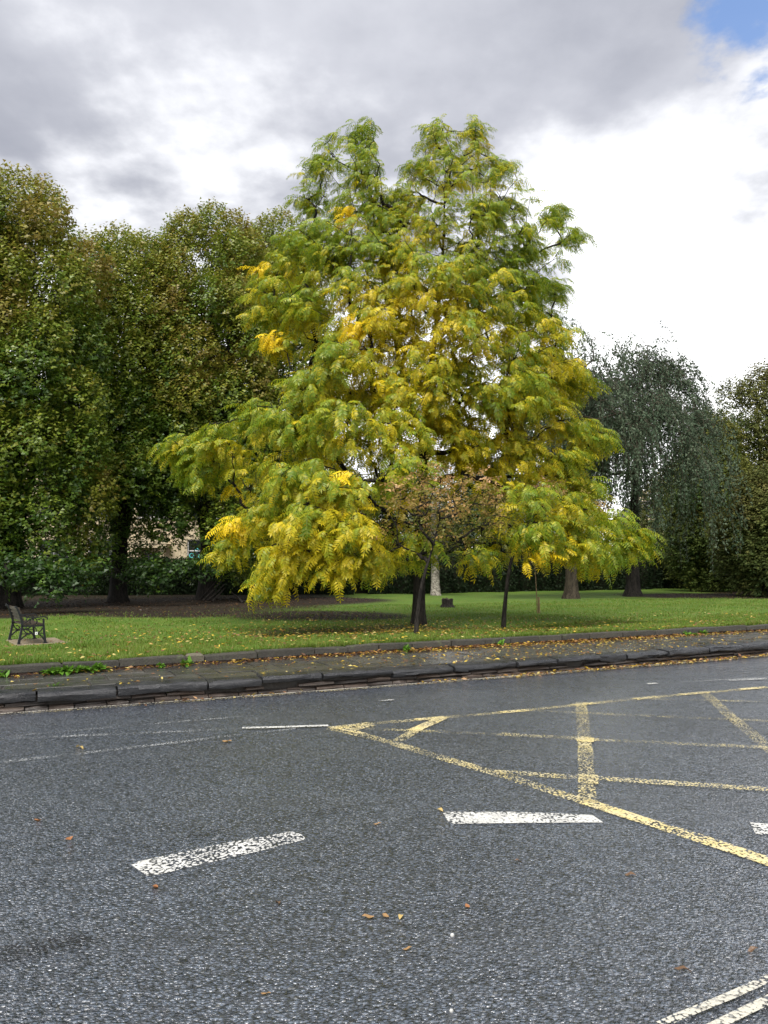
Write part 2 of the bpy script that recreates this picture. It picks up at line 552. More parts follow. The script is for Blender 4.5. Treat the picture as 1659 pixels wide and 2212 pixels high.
lx = np.linspace(-45, 62, 161)
tt = np.r_[np.linspace(.14, 12, 40), np.linspace(12.6, 30, 30), np.linspace(31, 75, 24)]
X = np.repeat(lx[None, :], len(tt), 0); Y = edge_y(lx)[None, :] + tt[:, None]
Z = lawn_z(X, Y)
nxl = len(lx)
jj, ii = np.meshgrid(np.arange(len(tt) - 1), np.arange(nxl - 1), indexing='ij')
F = np.stack([jj * nxl + ii, jj * nxl + ii + 1, (jj + 1) * nxl + ii + 1, (jj + 1) * nxl + ii], -1).reshape(-1, 4)
lc = np.repeat(litter(X.ravel(), Y.ravel())[:, None], 3, 1)
tag(mk('lawn', np.stack([X, Y, Z], -1).reshape(-1, 3), F, M['lawn'], col=lc, smooth=True), kind='structure')

# pavement bed (dark joints) under the slabs
px_ = np.linspace(-34, 46, 161)
a0 = kerb_y(px_) + .22; a1 = edge_y(px_) + .2
V = np.concatenate([np.stack([px_, a0, 0 * px_ + PAVE_Z - .022], 1), np.stack([px_, a1, 0 * px_ + PAVE_Z - .022], 1)])
n_ = len(px_)
pavement = tag(mk('pavement', V, np.array([(i, i + 1, n_ + i + 1, n_ + i) for i in range(n_ - 1)]), M['mortar']), kind='structure')


def curve_pt(x, off, base=kerb_y):
    """point at perpendicular-ish offset behind the kerb line"""
    s = kerb_slope(x); nrm = np.array([-s, 1.0]) / math.hypot(s, 1)
    return np.array([x + nrm[0] * off, float(base(x)) + nrm[1] * off])


def slab_piece(name, q, z0, z1, m, parent, bev=.012, jit=.004):
    """stone from four plan corners (ccw), bevelled top, about 20 triangles"""
    q = np.array(q, float); c = q.mean(0)
    dz = rng.normal(size=4) * jit
    inn = []
    for p in q:
        d = c - p; inn.append(p + d / (np.linalg.norm(d) + 1e-6) * bev * 1.4)
    V = [(p[0] - c[0], p[1] - c[1], z0) for p in q] + [(p[0] - c[0], p[1] - c[1], z1 - bev + dz[i]) for i, p in enumerate(q)] + [(p[0] - c[0], p[1] - c[1], z1 + dz[i]) for i, p in enumerate(inn)]
    F = []
    for a in (0, 4):
        for k in range(4):
            F.append((a + k, a + (k + 1) % 4, a + 4 + (k + 1) % 4, a + 4 + k))
    F.append((8, 9, 10, 11))
    o = mk(name, V, F, m, parent); o.location = (c[0], c[1], 0)
    return o


# paving slabs: three irregular rows
rowsplit = [0.0, .30, .64, 1.0]
for r in range(3):
    x = -10.5 - r * .3
    while x < 27:
        L = random.uniform(.50, .98) * (1.0 if x < 14 else 1.5)
        qs = []
        for (xx, f) in ((x, rowsplit[r]), (x + L, rowsplit[r]), (x + L, rowsplit[r + 1]), (x, rowsplit[r + 1])):
            wd = float(edge_y(xx) - kerb_y(xx)) * .89 - .27
            p = curve_pt(xx, .28 + f * wd)
            qs.append(p)
        c = np.mean(qs, 0); qs = [p + (c - p) / np.linalg.norm(c - p) * .018 for p in qs]
        slab_piece('paving_slab', qs, PAVE_Z - .06, PAVE_Z + random.uniform(-.004, .004), M['slab'], pavement, .008, .004)
        x += L


# kerb stones: rough nosed blocks
kerb = tag(empty('kerb', (0, 0, 0)), kind='structure')


def kerb_stone(x, L, z0, z1, depth, overhang, m, parent, name, seed, gapw=.012, rough=.012):
    r = np.random.default_rng(seed)
    big = name == 'kerb_stone'
    ns = max(3, int(L / (.11 if big else .2)) + 1)
    push = r.normal() * (.012 if big else .006)
    h = z1 - z0
    prof = [(.004 - overhang, z0), (-.010 - overhang, z0 + h * .25), (-.012 - overhang, z0 + h * .55), (-.004 - overhang, z1 - .030), (.014 - overhang, z1 - .008), (.045 - overhang, z1), (.14, z1 + .002), (depth, z1)]
    st = np.linspace(x + gapw / 2, x + L - gapw / 2, ns)
    mid = curve_pt(x + L / 2, 0)
    V = []
    drop = r.normal() * (.009 if big else .004)
    low = np.cumsum(r.normal(size=ns)) * .006 + abs(r.normal()) * .012 if big else np.zeros(ns)
    w1 = np.cumsum(r.normal(size=ns)) * rough * .6; w1 -= w1.mean()
    for k, xx in enumerate(st):
        e = 1.0 if k in (0, ns - 1) else 0.0
        chip_ = abs(r.normal()) * .016 * (r.random() < .3)
        for q_, (dd, z) in enumerate(prof):
            fr_ = q_ < 5
            p = curve_pt(xx, dd + push + e * .010 + (w1[k] + r.normal() * rough + (chip_ if q_ in (3, 4) else 0)) * fr_)
            V.append((p[0] - mid[0], p[1] - mid[1], z + drop + low[k] * (1.0, .6, .25, 0, 0, 0, 0, 0)[q_] + r.normal() * rough * .35 - (e * .010 + chip_ * .6) * (q_ in (4, 5))))
        p = curve_pt(xx, depth); V.append((p[0] - mid[0], p[1] - mid[1], z0))
    kk = len(prof) + 1
    F = []
    for i in range(ns - 1):
        for j in range(kk):
            F.append((i * kk + j, (i + 1) * kk + j, (i + 1) * kk + (j + 1) % kk, i * kk + (j + 1) % kk))
    F += [tuple(range(kk)), tuple(reversed(range((ns - 1) * kk, ns * kk)))]
    o = mk(name, V, F, m, parent, smooth=big); o.location = (mid[0], mid[1], 0)
    if big:
        o.data.set_sharp_from_angle(angle=math.radians(32))
    return o


x = -11.0; i = 0
while x < 30:
    L = random.uniform(.42, 1.15) * (1.0 if x < 16 else 1.3)
    kerb_stone(x, L, .140, PAVE_Z + .006, .29, .030, M['kerb'], kerb, 'kerb_stone', i, gapw=.024, rough=.009)
    x += L; i += 1
# courses of rubble below the kerb stones
retaining = tag(empty('kerb_wall', (0, 0, 0)), 'low rubble stone wall carrying the dark kerb along the road', 'wall')
for (z0, z1, lo, hi, off, sd) in ((-.02, .078, .20, .42, -.012, 500), (.078, .140, .22, .60, .0, 900)):
    x = -11.0; i = 0
    while x < 26:
        L = random.uniform(lo, hi) * (1.0 if x < 12 else 1.5)
        if not (z0 > .05 and random.random() < (.45 if -5 < x < 0 else .15)):
            kerb_stone(x, L, z0, z1 - random.uniform(0, .012), .22, -random.uniform(0, .02) - off, M['wallstone'], retaining, 'stone', sd + i, .014, .009)
        x += L; i += 1
bx = np.linspace(-34, 46, 161)
p0 = np.array([curve_pt(v, .085) for v in bx])
V = np.concatenate([np.c_[p0, 0 * bx - .03], np.c_[p0, 0 * bx + .2]])
mk('mortar_bed', V, np.array([(i, i + 1, n_ + i + 1, n_ + i) for i in range(n_ - 1)]), M['mortar'], retaining)

# low stone edging of the lawn
edging = tag(empty('lawn_edging', (0, 0, 0)), 'low dark stone edging between the pavement and the lawn', 'edging')


def edge_pt(x, off):
    s = float((edge_y(x + .3) - edge_y(x - .3)) / .6); nrm = np.array([-s, 1.0]) / math.hypot(s, 1)
    return np.array([x + nrm[0] * off, float(edge_y(x)) + nrm[1] * off])


pale_x = gp(438, 1418, .33)[0]
x = -9.5; first = True
while x < 27:
    L = random.uniform(.48, .98) * (1.0 if x < 12 else 1.4)
    pale = False
    if x < pale_x + .13 and x + L > pale_x - .13:
        if x < pale_x - .2:
            L = pale_x - .13 - x
        else:
            L = .26; pale = True
    off0 = random.uniform(-.012, .015)
    q = [edge_pt(x + .009, off0), edge_pt(x + L - .009, off0 + random.uniform(-.01, .01)), edge_pt(x + L - .009, .2), edge_pt(x + .009, .2)]
    zt = .405 + random.uniform(-.012, .012)
    o = slab_piece('edging_stone', q, .295, zt + (.015 if pale else 0), M['edging_pale'] if pale else M['edging'], edging, .03 if pale else .018, .006)
    if pale:
        o['label'] = 'pale rounded stone set in the dark edging'
    x += L
x = -9.5
while x < 3.0:
    L = random.uniform(.20, .27)
    q = [edge_pt(x + .006, .02 + random.uniform(0, .02)), edge_pt(x + L - .006, .02 + random.uniform(0, .02)), edge_pt(x + L - .006, .18), edge_pt(x + .006, .18)]
    slab_piece('brick', q, .22, .292 + random.uniform(-.006, 0), M['brick'], edging, .006, .002)
    x += L
p0 = np.array([edge_pt(v, .06) for v in bx]); p1 = np.array([edge_pt(v, .19) for v in bx])
V = np.concatenate([np.c_[p0, 0 * bx + .2], np.c_[p0, 0 * bx + .37], np.c_[p1, 0 * bx + .37]])
mk('mortar_bed', V, np.array([(i, i + 1, n_ + i + 1, n_ + i) for i in range(n_ - 1)] + [(n_ + i, n_ + i + 1, 2 * n_ + i + 1, 2 * n_ + i) for i in range(n_ - 1)]), M['mortar'], edging)

# ------------------------------------------------------------------ road markings
mark_z = [.004]


def line_mark(name, pix, width, m, label=None, n=None, jag=.004):
    pts = np.array([gp(a, b, 0)[:2] for a, b in pix])
    d = np.r_[0, np.cumsum(np.linalg.norm(np.diff(pts, axis=0), axis=1))]
    n = n or max(2, int(d[-1] / .25))
    p = np.stack([np.interp(np.linspace(0, d[-1], n), d, pts[:, k]) for k in (0, 1)], 1)
    if len(pix) > 2 and n > 8:
        for _ in range(6):
            p[1:-1] = .25 * p[:-2] + .5 * p[1:-1] + .25 * p[2:]
    t = unit(np.gradient(p, axis=0)); nr = np.stack([-t[:, 1], t[:, 0]], 1)
    wdt = width * .5 + rng.normal(size=(n, 2)) * jag
    V = np.concatenate([np.c_[p + nr * wdt[:, :1], np.zeros(n)], np.c_[p - nr * wdt[:, 1:], np.zeros(n)]])
    o = mk(name, V, np.array([(i, n + i, n + i + 1, i + 1) for i in range(n - 1)]), m, road)
    mark_z[0] += .0004
    o.location.z = mark_z[0]
    if label: o['label'] = label
    return o


def quad_mark(name, pix, m, label=None):
    V = [gp(a, b, 0) for a, b in pix]
    o = mk(name, V, [tuple(range(len(V)))], m, road); mark_z[0] += .0004; o.location.z = mark_z[0]
    if label: o['label'] = label
    return o


quad_mark('white_dash', [(283, 1870), (300, 1862), (400, 1840), (500, 1820), (628, 1797), (650, 1803), (662, 1814), (560, 1840), (450, 1865), (340, 1891), (317, 1893)], M['white_worn'], 'badly worn white dash at lower left of the road')
quad_mark('white_dash_end', [(284, 1870), (300, 1862), (352, 1851), (372, 1884), (340, 1891), (317, 1893)], M['white_good'])
quad_mark('white_dash', [(957, 1758), (965, 1755), (1100, 1755), (1200, 1758), (1280, 1762), (1303, 1778), (1150, 1779), (981, 1781), (968, 1776)], M['white_good'], 'bright white dash below the yellow line')
quad_mark('white_dash', [(1620, 1778), (1900, 1800), (1960, 1830), (1632, 1803)], M['white_good'], 'white dash at the right edge of the frame')
UP = [(713, 1574), (797, 1564), (930, 1553), (1141, 1535), (1262, 1521.6), (1382, 1509.6), (1533, 1495.7), (1659, 1485), (1900, 1468)]
LOW = [(713, 1574), (797, 1589), (918, 1628), (1068, 1670), (1261, 1731), (1382, 1773), (1533, 1818), (1659, 1860), (1950, 1965)]
line_mark('yellow_line', UP, .13, M['yellow_worn'], 'worn far border line of the yellow box')
line_mark('yellow_line', LOW, .15, M['yellow_worn'], 'near border line of the yellow box')
line_mark('yellow_line', LOW[4:], .145, M['yellow_good'])
for seg in ([(713, 1574), (760, 1568), (800, 1563.5)], [(900, 1555.5), (962, 1550)], [(1080, 1540), (1141, 1535)], [(1240, 1524), (1285, 1519.5)], [(1370, 1511), (1420, 1506)], [(1470, 1501.5), (1530, 1496)], [(1600, 1490), (1659, 1485)]):
    line_mark('yellow_line', seg, .13, M['yellow_good'], n=5)
quad_mark('yellow_apex', [(712, 1573.5), (790, 1566), (812, 1569), (770, 1579), (800, 1588), (770, 1586)], M['yellow_good'])
line_mark('yellow_line', [(962, 1549), (900, 1577), (860, 1602)], .14, M['yellow_worn'])
line_mark('yellow_line', [(958, 1551), (928, 1564), (893, 1580)], .14, M['yellow_good'], n=5)
line_mark('yellow_line', [(1255, 1519), (1261, 1577), (1267, 1685), (1270, 1735)], .145, M['yellow_worn'], 'worn yellow bar crossing the box towards the camera')
quad_mark('yellow_patch', [(1246, 1594), (1283, 1596), (1283, 1605), (1246, 1603)], M['yellow_good'])
quad_mark('yellow_patch', [(1248, 1675), (1292, 1677), (1293, 1697), (1249, 1695)], M['yellow_good'])
line_mark('yellow_line', [(1521, 1498), (1587, 1556), (1659, 1616), (1800, 1735)], .15, M['yellow_faint'])
line_mark('yellow_line', [(1567, 1540), (1612, 1577)], .15, M['yellow_worn'])
line_mark('yellow_line', [(791, 1576), (996, 1584), (1141, 1592), (1280, 1600), (1533, 1611), (1659, 1618), (1900, 1632)], .13, M['yellow_faint'])
line_mark('yellow_line', [(1080, 1588), (1290, 1600)], .13, M['yellow_worn'])
line_mark('yellow_line', [(1560, 1612), (1659, 1618), (1800, 1626)], .13, M['yellow_worn'])
line_mark('yellow_line', [(1141, 1536), (1261, 1542), (1412, 1550), (1587, 1555), (1659, 1559), (1900, 1573)], .12, M['yellow_faint'])
line_mark('yellow_line', [(1068, 1670), (1231, 1682), (1382, 1690), (1533, 1700), (1659, 1708), (1900, 1725)], .14, M['yellow_worn'])
line_mark('yellow_line', [(1388, 1511), (1659, 1518), (1900, 1525)], .12, M['yellow_faint'])
line_mark('yellow_line', [(1900, 2005), (1659, 2121), (1553, 2169), (1458, 2210), (1350, 2255)], .045, M['cream_line'], 'outer of the cream double lines at the near kerb')
line_mark('yellow_line', [(1900, 2048), (1659, 2171), (1569, 2213), (1480, 2255)], .045, M['cream_line'], 'inner of the cream double lines at the near kerb')
line_mark('white_line', [(0, 1599), (278, 1588), (516, 1576)], .09, M['white_faint'])
line_mark('white_line', [(523, 1575.5), (709, 1570)], .085, M['white_good'], 'clean white dash touching the tip of the yellow box')
line_mark('white_line', [(-60, 1602), (0, 1595), (285, 1570), (520, 1551)], .06, M['white_faint'])
line_mark('white_line', [(-60, 1657), (0, 1650), (273, 1620), (496, 1593), (640, 1576)], .09, M['white_faint'])
line_mark('white_line', [(818, 1516), (850, 1514)], .08, M['white_worn'], n=4)
line_mark('white_line', [(1400, 1479.5), (1420, 1478)], .08, M['white_good'], n=4)
line_mark('white_line', [(1470, 1476), (1560, 1470.5), (1659, 1465), (1850, 1455)], .10, M['white_faint'])
line_mark('white_line', [(1575, 1472), (1659, 1468)], .11, M['white_worn'])
line_mark('tar_seam', [(-40, 1890), (150, 1864), (285, 1838), (480, 1800), (700, 1752), (1010, 1712)], .035, M['seam'], jag=.012)
line_mark('tar_seam', [(100, 1905), (0, 1925), (-80, 1940)], .03, M['seam'], jag=.012)
line_mark('tar_seam', [(0, 2075), (90, 2050), (200, 2035)], .12, M['seam'], jag=.03)
kx = np.linspace(-11, 24, 120)
for off in (-.06, -.16):
    p = np.array([curve_pt(v, off) for v in kx]); p2 = np.array([curve_pt(v, off - .045) for v in kx]); n_k = len(kx)
    mark_z[0] += .0004
    o = mk('kerb_line', np.concatenate([np.c_[p2, 0 * kx], np.c_[p, 0 * kx]]), np.array([(i, i + 1, n_k + i + 1, n_k + i) for i in range(n_k - 1)]), M['yellow_worn' if off < -.1 else 'cream_line'], road)
    o.location.z = mark_z[0]


# ------------------------------------------------------------------ trees
def grow(chain, first_ok, pts, alpha=.35, order=None):
    """connect points to the trunk chain greedily (Prim-Dijkstra); returns nodes, parents"""
    nodes = [np.array(p) for p in chain]; par = list(range(-1, len(chain) - 1))
    path = [0.0]
    for i in range(1, len(chain)):
        path.append(path[-1] + np.linalg.norm(chain[i] - chain[i - 1]))
    N0 = len(chain); n = len(pts)
    cost = np.full(n, 1e9); best = np.full(n, -1)

    def relax(k):
        d = np.linalg.norm(pts - nodes[k], axis=1)
        up = np.clip(nodes[k][2] - pts[:, 2], 0, None)
        c = d + alpha * path[k] * .5 + .5 * up
        better = c < cost
        cost[better] = c[better]; best[better] = k
    for k in range(first_ok, N0):
        relax(k)
    done = np.zeros(n, bool)
    idx = np.full(n, -1)
    for _ in range(n):
        c = np.where(done, 1e9, cost); j = int(np.argmin(c))
        done[j] = True
        k = best[j]
        nodes.append(pts[j]); par.append(int(k)); path.append(path[k] + np.linalg.norm(pts[j] - nodes[k]))
        idx[j] = len(nodes) - 1
        relax(len(nodes) - 1)
    return np.array(nodes), np.array(par), idx


def branch_parts(root, base, nodes, par, N0, r_tip, r_pow, m, chain_r, sides=5, maxr=.2, sag=.05, min_pts=2):
    """one child mesh per limb leaving the trunk"""
    n = len(nodes); cnt = np.ones(n)
    for i in range(n - 1, N0 - 1, -1):
        if par[i] >= N0:
            cnt[par[i]] += cnt[i]
    limb = np.full(n, -1)
    for i in range(N0, n):
        limb[i] = i if par[i] < N0 else limb[par[i]]
    rad = np.minimum(r_tip * cnt ** r_pow, maxr)
    for L in np.unique(limb[N0:]):
        ids = np.where(limb == L)[0]
        A = nodes[par[ids]]; B = nodes[ids]
        ra = np.where(par[ids] < N0, rad[ids] * 1.25, np.minimum(rad[par[ids]], rad[ids] * 1.6)); rb = rad[ids]
        ln = np.linalg.norm(B - A, axis=1, keepdims=True)
        Q1 = A + (B - A) * .33 + rng.normal(size=A.shape) * ln * sag; Q2 = A + (B - A) * .67 + rng.normal(size=A.shape) * ln * sag
        V1, F1 = seg_tubes(A, Q1, ra, ra * .67 + rb * .33, sides)
        V2, F2 = seg_tubes(Q1, Q2, ra * .67 + rb * .33, ra * .33 + rb * .67, sides)
        V3, F3 = seg_tubes(Q2, B, ra * .33 + rb * .67, rb, sides)
        mk('branch', np.concatenate([V1, V2, V3]) - base, np.concatenate([F1, F2 + len(V1), F3 + len(V1) + len(V2)]), m, root)


def trunk_part(root, base, pts, rad, m, seed, sides=14, ridge=.06, flare=1.6, name='trunk'):
    pts = np.asarray(pts, float)
    n = max(8, int(np.linalg.norm(pts[-1] - pts[0]) / .35))
    P = resample(pts, n)
    d = np.r_[0, np.cumsum(np.linalg.norm(np.diff(pts, axis=0), axis=1))]
    R = np.interp(np.linspace(0, d[-1], n), d, rad)
    hgt = P[:, 2] - P[0, 2]
    R = R * (1 + (flare - 1) * np.exp(-np.clip(hgt, 0, None) / .28))
    P[0, 2] -= .12
    V, F = chain_tube(P, R, sides, .02, seed, ridge)
    return mk(name, V - base, F, m, root, smooth=True)


def in_poly(x, y, poly):
    x = np.asarray(x); y = np.asarray(y); c = np.zeros(x.shape, bool)
    n = len(poly)
    for i in range(n):
        x1, y1 = poly[i]; x2, y2 = poly[i - 1]
        cond = ((y1 > y) != (y2 > y)) & (x < (x2 - x1) * (y - y1) / (y2 - y1 + 1e-12) + x1)
        c ^= cond
    return c


# --- the big yellow and green tree -----------------------------------------
def frond_template(droop, pairs, seed):
    """pinnate leaf of unit length along +x, hanging towards -z"""
    r = np.random.default_rng(seed)
    s = np.linspace(0, 1, 6)
    ang = .0 - droop * s                       # slope of the rachis
    dx = np.cos(ang[:-1]) * .2; dz = np.sin(ang[:-1]) * .2
    Xr = np.r_[0, np.cumsum(dx)]; Zr = np.r_[0, np.cumsum(dz)]
    P, D, N, L = [], [], [], []
    for k in range(pairs):
        f = .18 + .80 * k / (pairs - 1)
        px = np.interp(f, s, Xr); pz = np.interp(f, s, Zr); a = np.interp(f, s, ang)
        fw = np.array([math.cos(a), 0, math.sin(a)]); upv = np.array([-math.sin(a), 0, math.cos(a)])
        ln = .285 * (1 - .55 * abs(f - .5) ** 1.3) * r.uniform(.85, 1.1)
        for sd in (-1, 1):
            d = fw * .55 + np.array([0, sd * .85, 0]) - upv * r.uniform(.15, .55) + r.normal(size=3) * .06
            P.append((px, 0, pz)); D.append(d); N.append(upv + np.array([0, sd * -.3, 0])); L.append(ln)
    a = ang[-1]; P.append((Xr[-1], 0, Zr[-1])); D.append((math.cos(a), 0, math.sin(a) - .1)); N.append((-math.sin(a), 0, math.cos(a))); L.append(.22)
    P, D, N, L = np.array(P), unit(np.array(D)), unit(np.array(N)), np.array(L)
    V, F = leaf_quads(P, D, N, L, L * .30)
    # rachis as a thin strip
    rv = []
    for x_, z_ in zip(Xr, Zr):
        rv += [(x_, .008, z_), (x_, -.008, z_)]
    b = len(V)
    RF = np.array([(b + 2 * i, b + 2 * i + 1, b + 2 * i + 3, b + 2 * i + 2) for i in range(5)])
    return np.concatenate([V, np.array(rv)]), np.concatenate([F, RF]), len(L)


TEMPL = [frond_template(d, p, i) for i, (d, p) in enumerate([(.9, 7), (1.15, 8), (1.5, 7), (.7, 8), (1.2, 6)])]

OUT = [(785, 250), (805, 300), (822, 310), (815, 370), (820, 440), (865, 500), (905, 450), (912, 360), (915, 290), (935, 258), (975, 275), (1005, 255), (1030, 245), (1035, 290), (1080, 330), (1100, 360), (1110, 410), (1130, 450), (1120, 500), (1150, 520), (1160, 460), (1185, 425), (1220, 430), (1200, 500), (1265, 500), (1225, 560), (1220, 620), (1205, 690), (1235, 760), (1265, 830), (1235, 900), (1310, 935), (1315, 960), (1285, 1010), (1280, 1070), (1320, 1095), (1350, 1130), (1400, 1165), (1405, 1190), (1380, 1225), (1330, 1235), (1290, 1255), (1250, 1230), (1180, 1245), (1150, 1225), (1090, 1230), (1070, 1180), (1050, 1110), (960, 1080), (900, 1110), (880, 1150), (940, 1190), (900, 1235), (860, 1265), (780, 1270), (700, 1270), (650, 1270), (600, 1290), (575, 1305), (555, 1250), (560, 1200), (480, 1215), (480, 1150), (500, 1090), (440, 1070), (400, 1060), (360, 1030), (345, 980), (370, 945), (440, 940), (490, 915), (470, 880), (520, 880), (580, 870), (640, 850), (690, 780), (600, 790), (565, 740), (580, 720), (650, 690), (530, 690), (545, 640), (550, 580), (600, 580), (640, 500), (640, 440), (640, 380), (690, 350), (690, 320), (740, 290)]


# boughs of the crown: place, size and how far each reaches towards the road
BOUGHS = [(785, 300, 38, 0), (798, 385, 55, -.3), (705, 365, 42, .2), (675, 440, 48, .2), (760, 470, 72, -.6), (935, 305, 45, .2), (1012, 300, 40, 0), (960, 390, 72, -.4), (1055, 385, 52, .2), (1082, 455, 46, .4), (890, 460, 55, .2), (1000, 495, 80, -.8),
    (645, 545, 58, -.2), (590, 605, 42, 0), (715, 580, 76, -.8), (820, 570, 72, -1), (935, 630, 92, -2), (1060, 575, 72, -.3), (1140, 560, 46, .6), (1190, 470, 36, .6), (1235, 515, 28, .6), (1180, 640, 50, .5),
    (595, 680, 52, -.3), (680, 675, 68, -1), (600, 742, 34, -.8), (790, 715, 76, -2), (865, 740, 70, -1), (980, 730, 84, -2), (1090, 695, 72, -.8), (1175, 715, 54, .3),
    (750, 800, 78, -2.6), (680, 850, 66, -2.4), (855, 850, 80, -1.8), (975, 840, 82, -1.2), (1090, 800, 74, -.8), (1185, 795, 62, 0), (1238, 825, 38, .3),
    (570, 905, 54, -1.4), (640, 925, 72, -2.4), (480, 955, 54, -1), (400, 975, 48, -.6), (745, 930, 84, -3), (855, 945, 84, -2.4), (965, 930, 66, -.4), (1060, 895, 82, -.8), (1160, 890, 72, -.4), (1245, 945, 52, -.2), (1290, 950, 28, -.2),
    (440, 1020, 42, -.7), (655, 1055, 84, -3.8), (745, 1075, 74, -4), (880, 1025, 56, -3), (1000, 1000, 58, .2), (1110, 990, 70, -.6), (1205, 1005, 62, -.6), (1255, 1055, 36, -.4),
    (595, 1125, 62, -3.2), (680, 1150, 84, -4.3), (770, 1165, 74, -4.3), (525, 1145, 40, -2.4), (620, 1215, 56, -4.2), (720, 1222, 50, -4.2), (815, 1212, 40, -4), (905, 1180, 34, -4.4), (500, 1190, 26, -2.4), (575, 1262, 26, -4),
    (1130, 1090, 68, -3.2), (1210, 1110, 64, -2.8), (1150, 1165, 62, -3.6), (1240, 1180, 56, -2.8), (1310, 1140, 52, -1.8), (1358, 1172, 40, -1.8), (1290, 1190, 44, -2.2), (1030, 1200, 22, -3.4),
    (835, 500, 50, -.9), (870, 560, 55, -1.2), (750, 545, 55, -1), (935, 500, 60, -1), (1045, 470, 50, -.8), (1110, 525, 46, -.2), (1010, 600, 60, -1.4), (1120, 635, 56, -.6), (865, 645, 60, -1.6), (700, 510, 46, -.5), (1030, 660, 60, -1.6), (770, 630, 60, -1.6), (1120, 850, 60, -1.4), (910, 790, 56, -2), (872, 425, 34, .1), (862, 475, 40, -.3), (905, 375, 34, .1), (820, 440, 40, -.2), (1000, 960, 52, -1.2), (930, 880, 50, -1.6), (790, 870, 50, -1.4)]


def main_tree():
    base = lawn_at(905, 1349)
    D0 = base[1]
    root = tag(empty('walnut_tree', base), 'tall spreading tree with drooping green and yellow pinnate leaves on a dark trunk', 'tree')
    W = lambda a, b, dy=0: at(a, b, D0) + np.array([0, dy, 0])
    c1 = [base] + [W(*p) for p in [(906, 1280), (907, 1200), (912, 1080), (917, 970), (920, 890), (930, 800), (943, 700), (955, 590), (960, 460), (962, 340)]]
    r1 = [.185, .175, .165, .155, .145, .12, .09, .065, .045, .028, .010]
    c2 = [c1[4], W(890, 880), W(866, 800, -.2), W(848, 710, -.3), W(828, 600, -.3), W(805, 460, -.2), W(790, 320, 0)]
    r2 = [.10, .09, .075, .058, .042, .025, .008]
    trunk_part(root, base, c1, r1, M['bark_main'], 3, 14, .07, 1.45)
    trunk_part(root, base, c2, r2, M['bark_main'], 4, 10, .04, 1.0, 'leader')
    # spray positions
    P = at(0, 0, D0)
    polyW = [tuple(at(a, b, D0)[[0, 2]]) for a, b in OUT]
    pw = np.array(polyW)
    pts = []
    zmin, zmax = pw[:, 1].min(), pw[:, 1].max()
    tries = 0
    # row extents
    zs = np.linspace(zmin, zmax, 60); ext = []
    gx = np.linspace(pw[:, 0].min(), pw[:, 0].max(), 160)
    for z in zs:
        ins = gx[in_poly(gx, np.full_like(gx, z), polyW)]
        ext.append((ins.min(), ins.max()) if len(ins) else (0, 0))
    ext = np.array(ext)
    ext[:, 0] = np.convolve(np.pad(ext[:, 0], 3, mode='edge'), np.ones(7) / 7, 'valid'); ext[:, 1] = np.convolve(np.pad(ext[:, 1], 3, mode='edge'), np.ones(7) / 7, 'valid')
    r = np.random.default_rng(5)
    arr = []; bou = []
    for bi, (a, b, rp, dy) in enumerate(BOUGHS):
        c = at(a, b, D0 + dy); R = rp / FP * (D0 + dy)
        cs = np.array([c[0] - base[0], c[1] - D0, 0]); cs = cs / (np.linalg.norm(cs) + .3)
        n_b = int(25 * R * R + 7); got = 0; tr_ = 0
        while got < n_b and tr_ < 400:
            tr_ += 1
            u = unit(r.normal(size=3) + cs * .5 + np.array([0, -.25, .45]))
            p = c + u * R * (r.random() ** .35) * np.array([.92, 1.0, .80]) + np.array([0, 0, .10])
            if arr and np.min(np.linalg.norm(np.array(arr) - p, axis=1)) < .21: continue
            arr.append(p); bou.append((bi, *u)); got += 1
    # looser sprays through the back and the heart of the crown
    tries = 0; nb = len(arr)
    while len(arr) < nb + 500 and tries < 30000:
        tries += 1
        x = r.uniform(pw[:, 0].min(), pw[:, 0].max()); z = r.uniform(zmin + .4, zmax - .5)
        if not (in_poly(np.array([x]), np.array([z]), polyW)[0] and in_poly(np.array([x]), np.array([z - .45]), polyW)[0]): continue
        l, rr = np.interp(z, zs, ext[:, 0]), np.interp(z, zs, ext[:, 1])
        hw = max(.5, (rr - l) / 2); cx = (l + rr) / 2
        q = math.sqrt(max(0.03, 1 - min(1, abs(x - cx) / hw) ** 2)) * min(hw, 5.0) * .85
        p = np.array([x, D0 + r.uniform(-.5 if z < 6 else -.9, 1) * q, z])
        if np.min(np.linalg.norm(np.array(arr) - p, axis=1)) < .36: continue
        arr.append(p); bou.append((-1, 0, 0, 0))
    arr = np.array(arr); bou = np.array(bou)
    # chain nodes for growth
    ch = resample(c1, 30); ch2 = resample(c2, 18)[1:]
    allc = np.concatenate([ch, ch2])
    first = int(np.argmax(ch[:, 2] > 2.6))
    nodes, par, idx = grow(allc, first, arr, .45)
    branch_parts(root, base, nodes, par, len(allc), .0065, .50, M['bark_main'], None, 5, .085, .05)
    # fronds
    pdir = unit(arr - nodes[par[idx]])
    axis = np.stack([np.interp(arr[:, 2], ch[:, 2], ch[:, 0]), np.interp(arr[:, 2], ch[:, 2], ch[:, 1])], 1)
    outv = arr[:, :2] - axis; rad = np.linalg.norm(outv, axis=1)
    hwz = np.interp(arr[:, 2], zs, (ext[:, 1] - ext[:, 0]) / 2)
    inner = 1 - np.clip(rad / (hwz + .3), 0, 1)
    # local patches of colour
    def lump(p, f, s):
        rr_ = np.random.default_rng(s); v = 0
        for k in range(5):
            d = rr_.normal(size=3) * f; v = v + np.sin(p @ d + rr_.random() * 6)
        return v / 5 ** .5
    yel = .41 + .50 * inner + .20 * lump(arr, 1.0, 1) + .12 * lump(arr, 2.2, 2)
    yel += .18 * sstep(1.0, 4.0, arr[:, 0] - axis[:, 0]) * sstep(3, 5, arr[:, 2]) * (arr[:, 2] < 10) - .20 * sstep(8, 12, arr[:, 2])
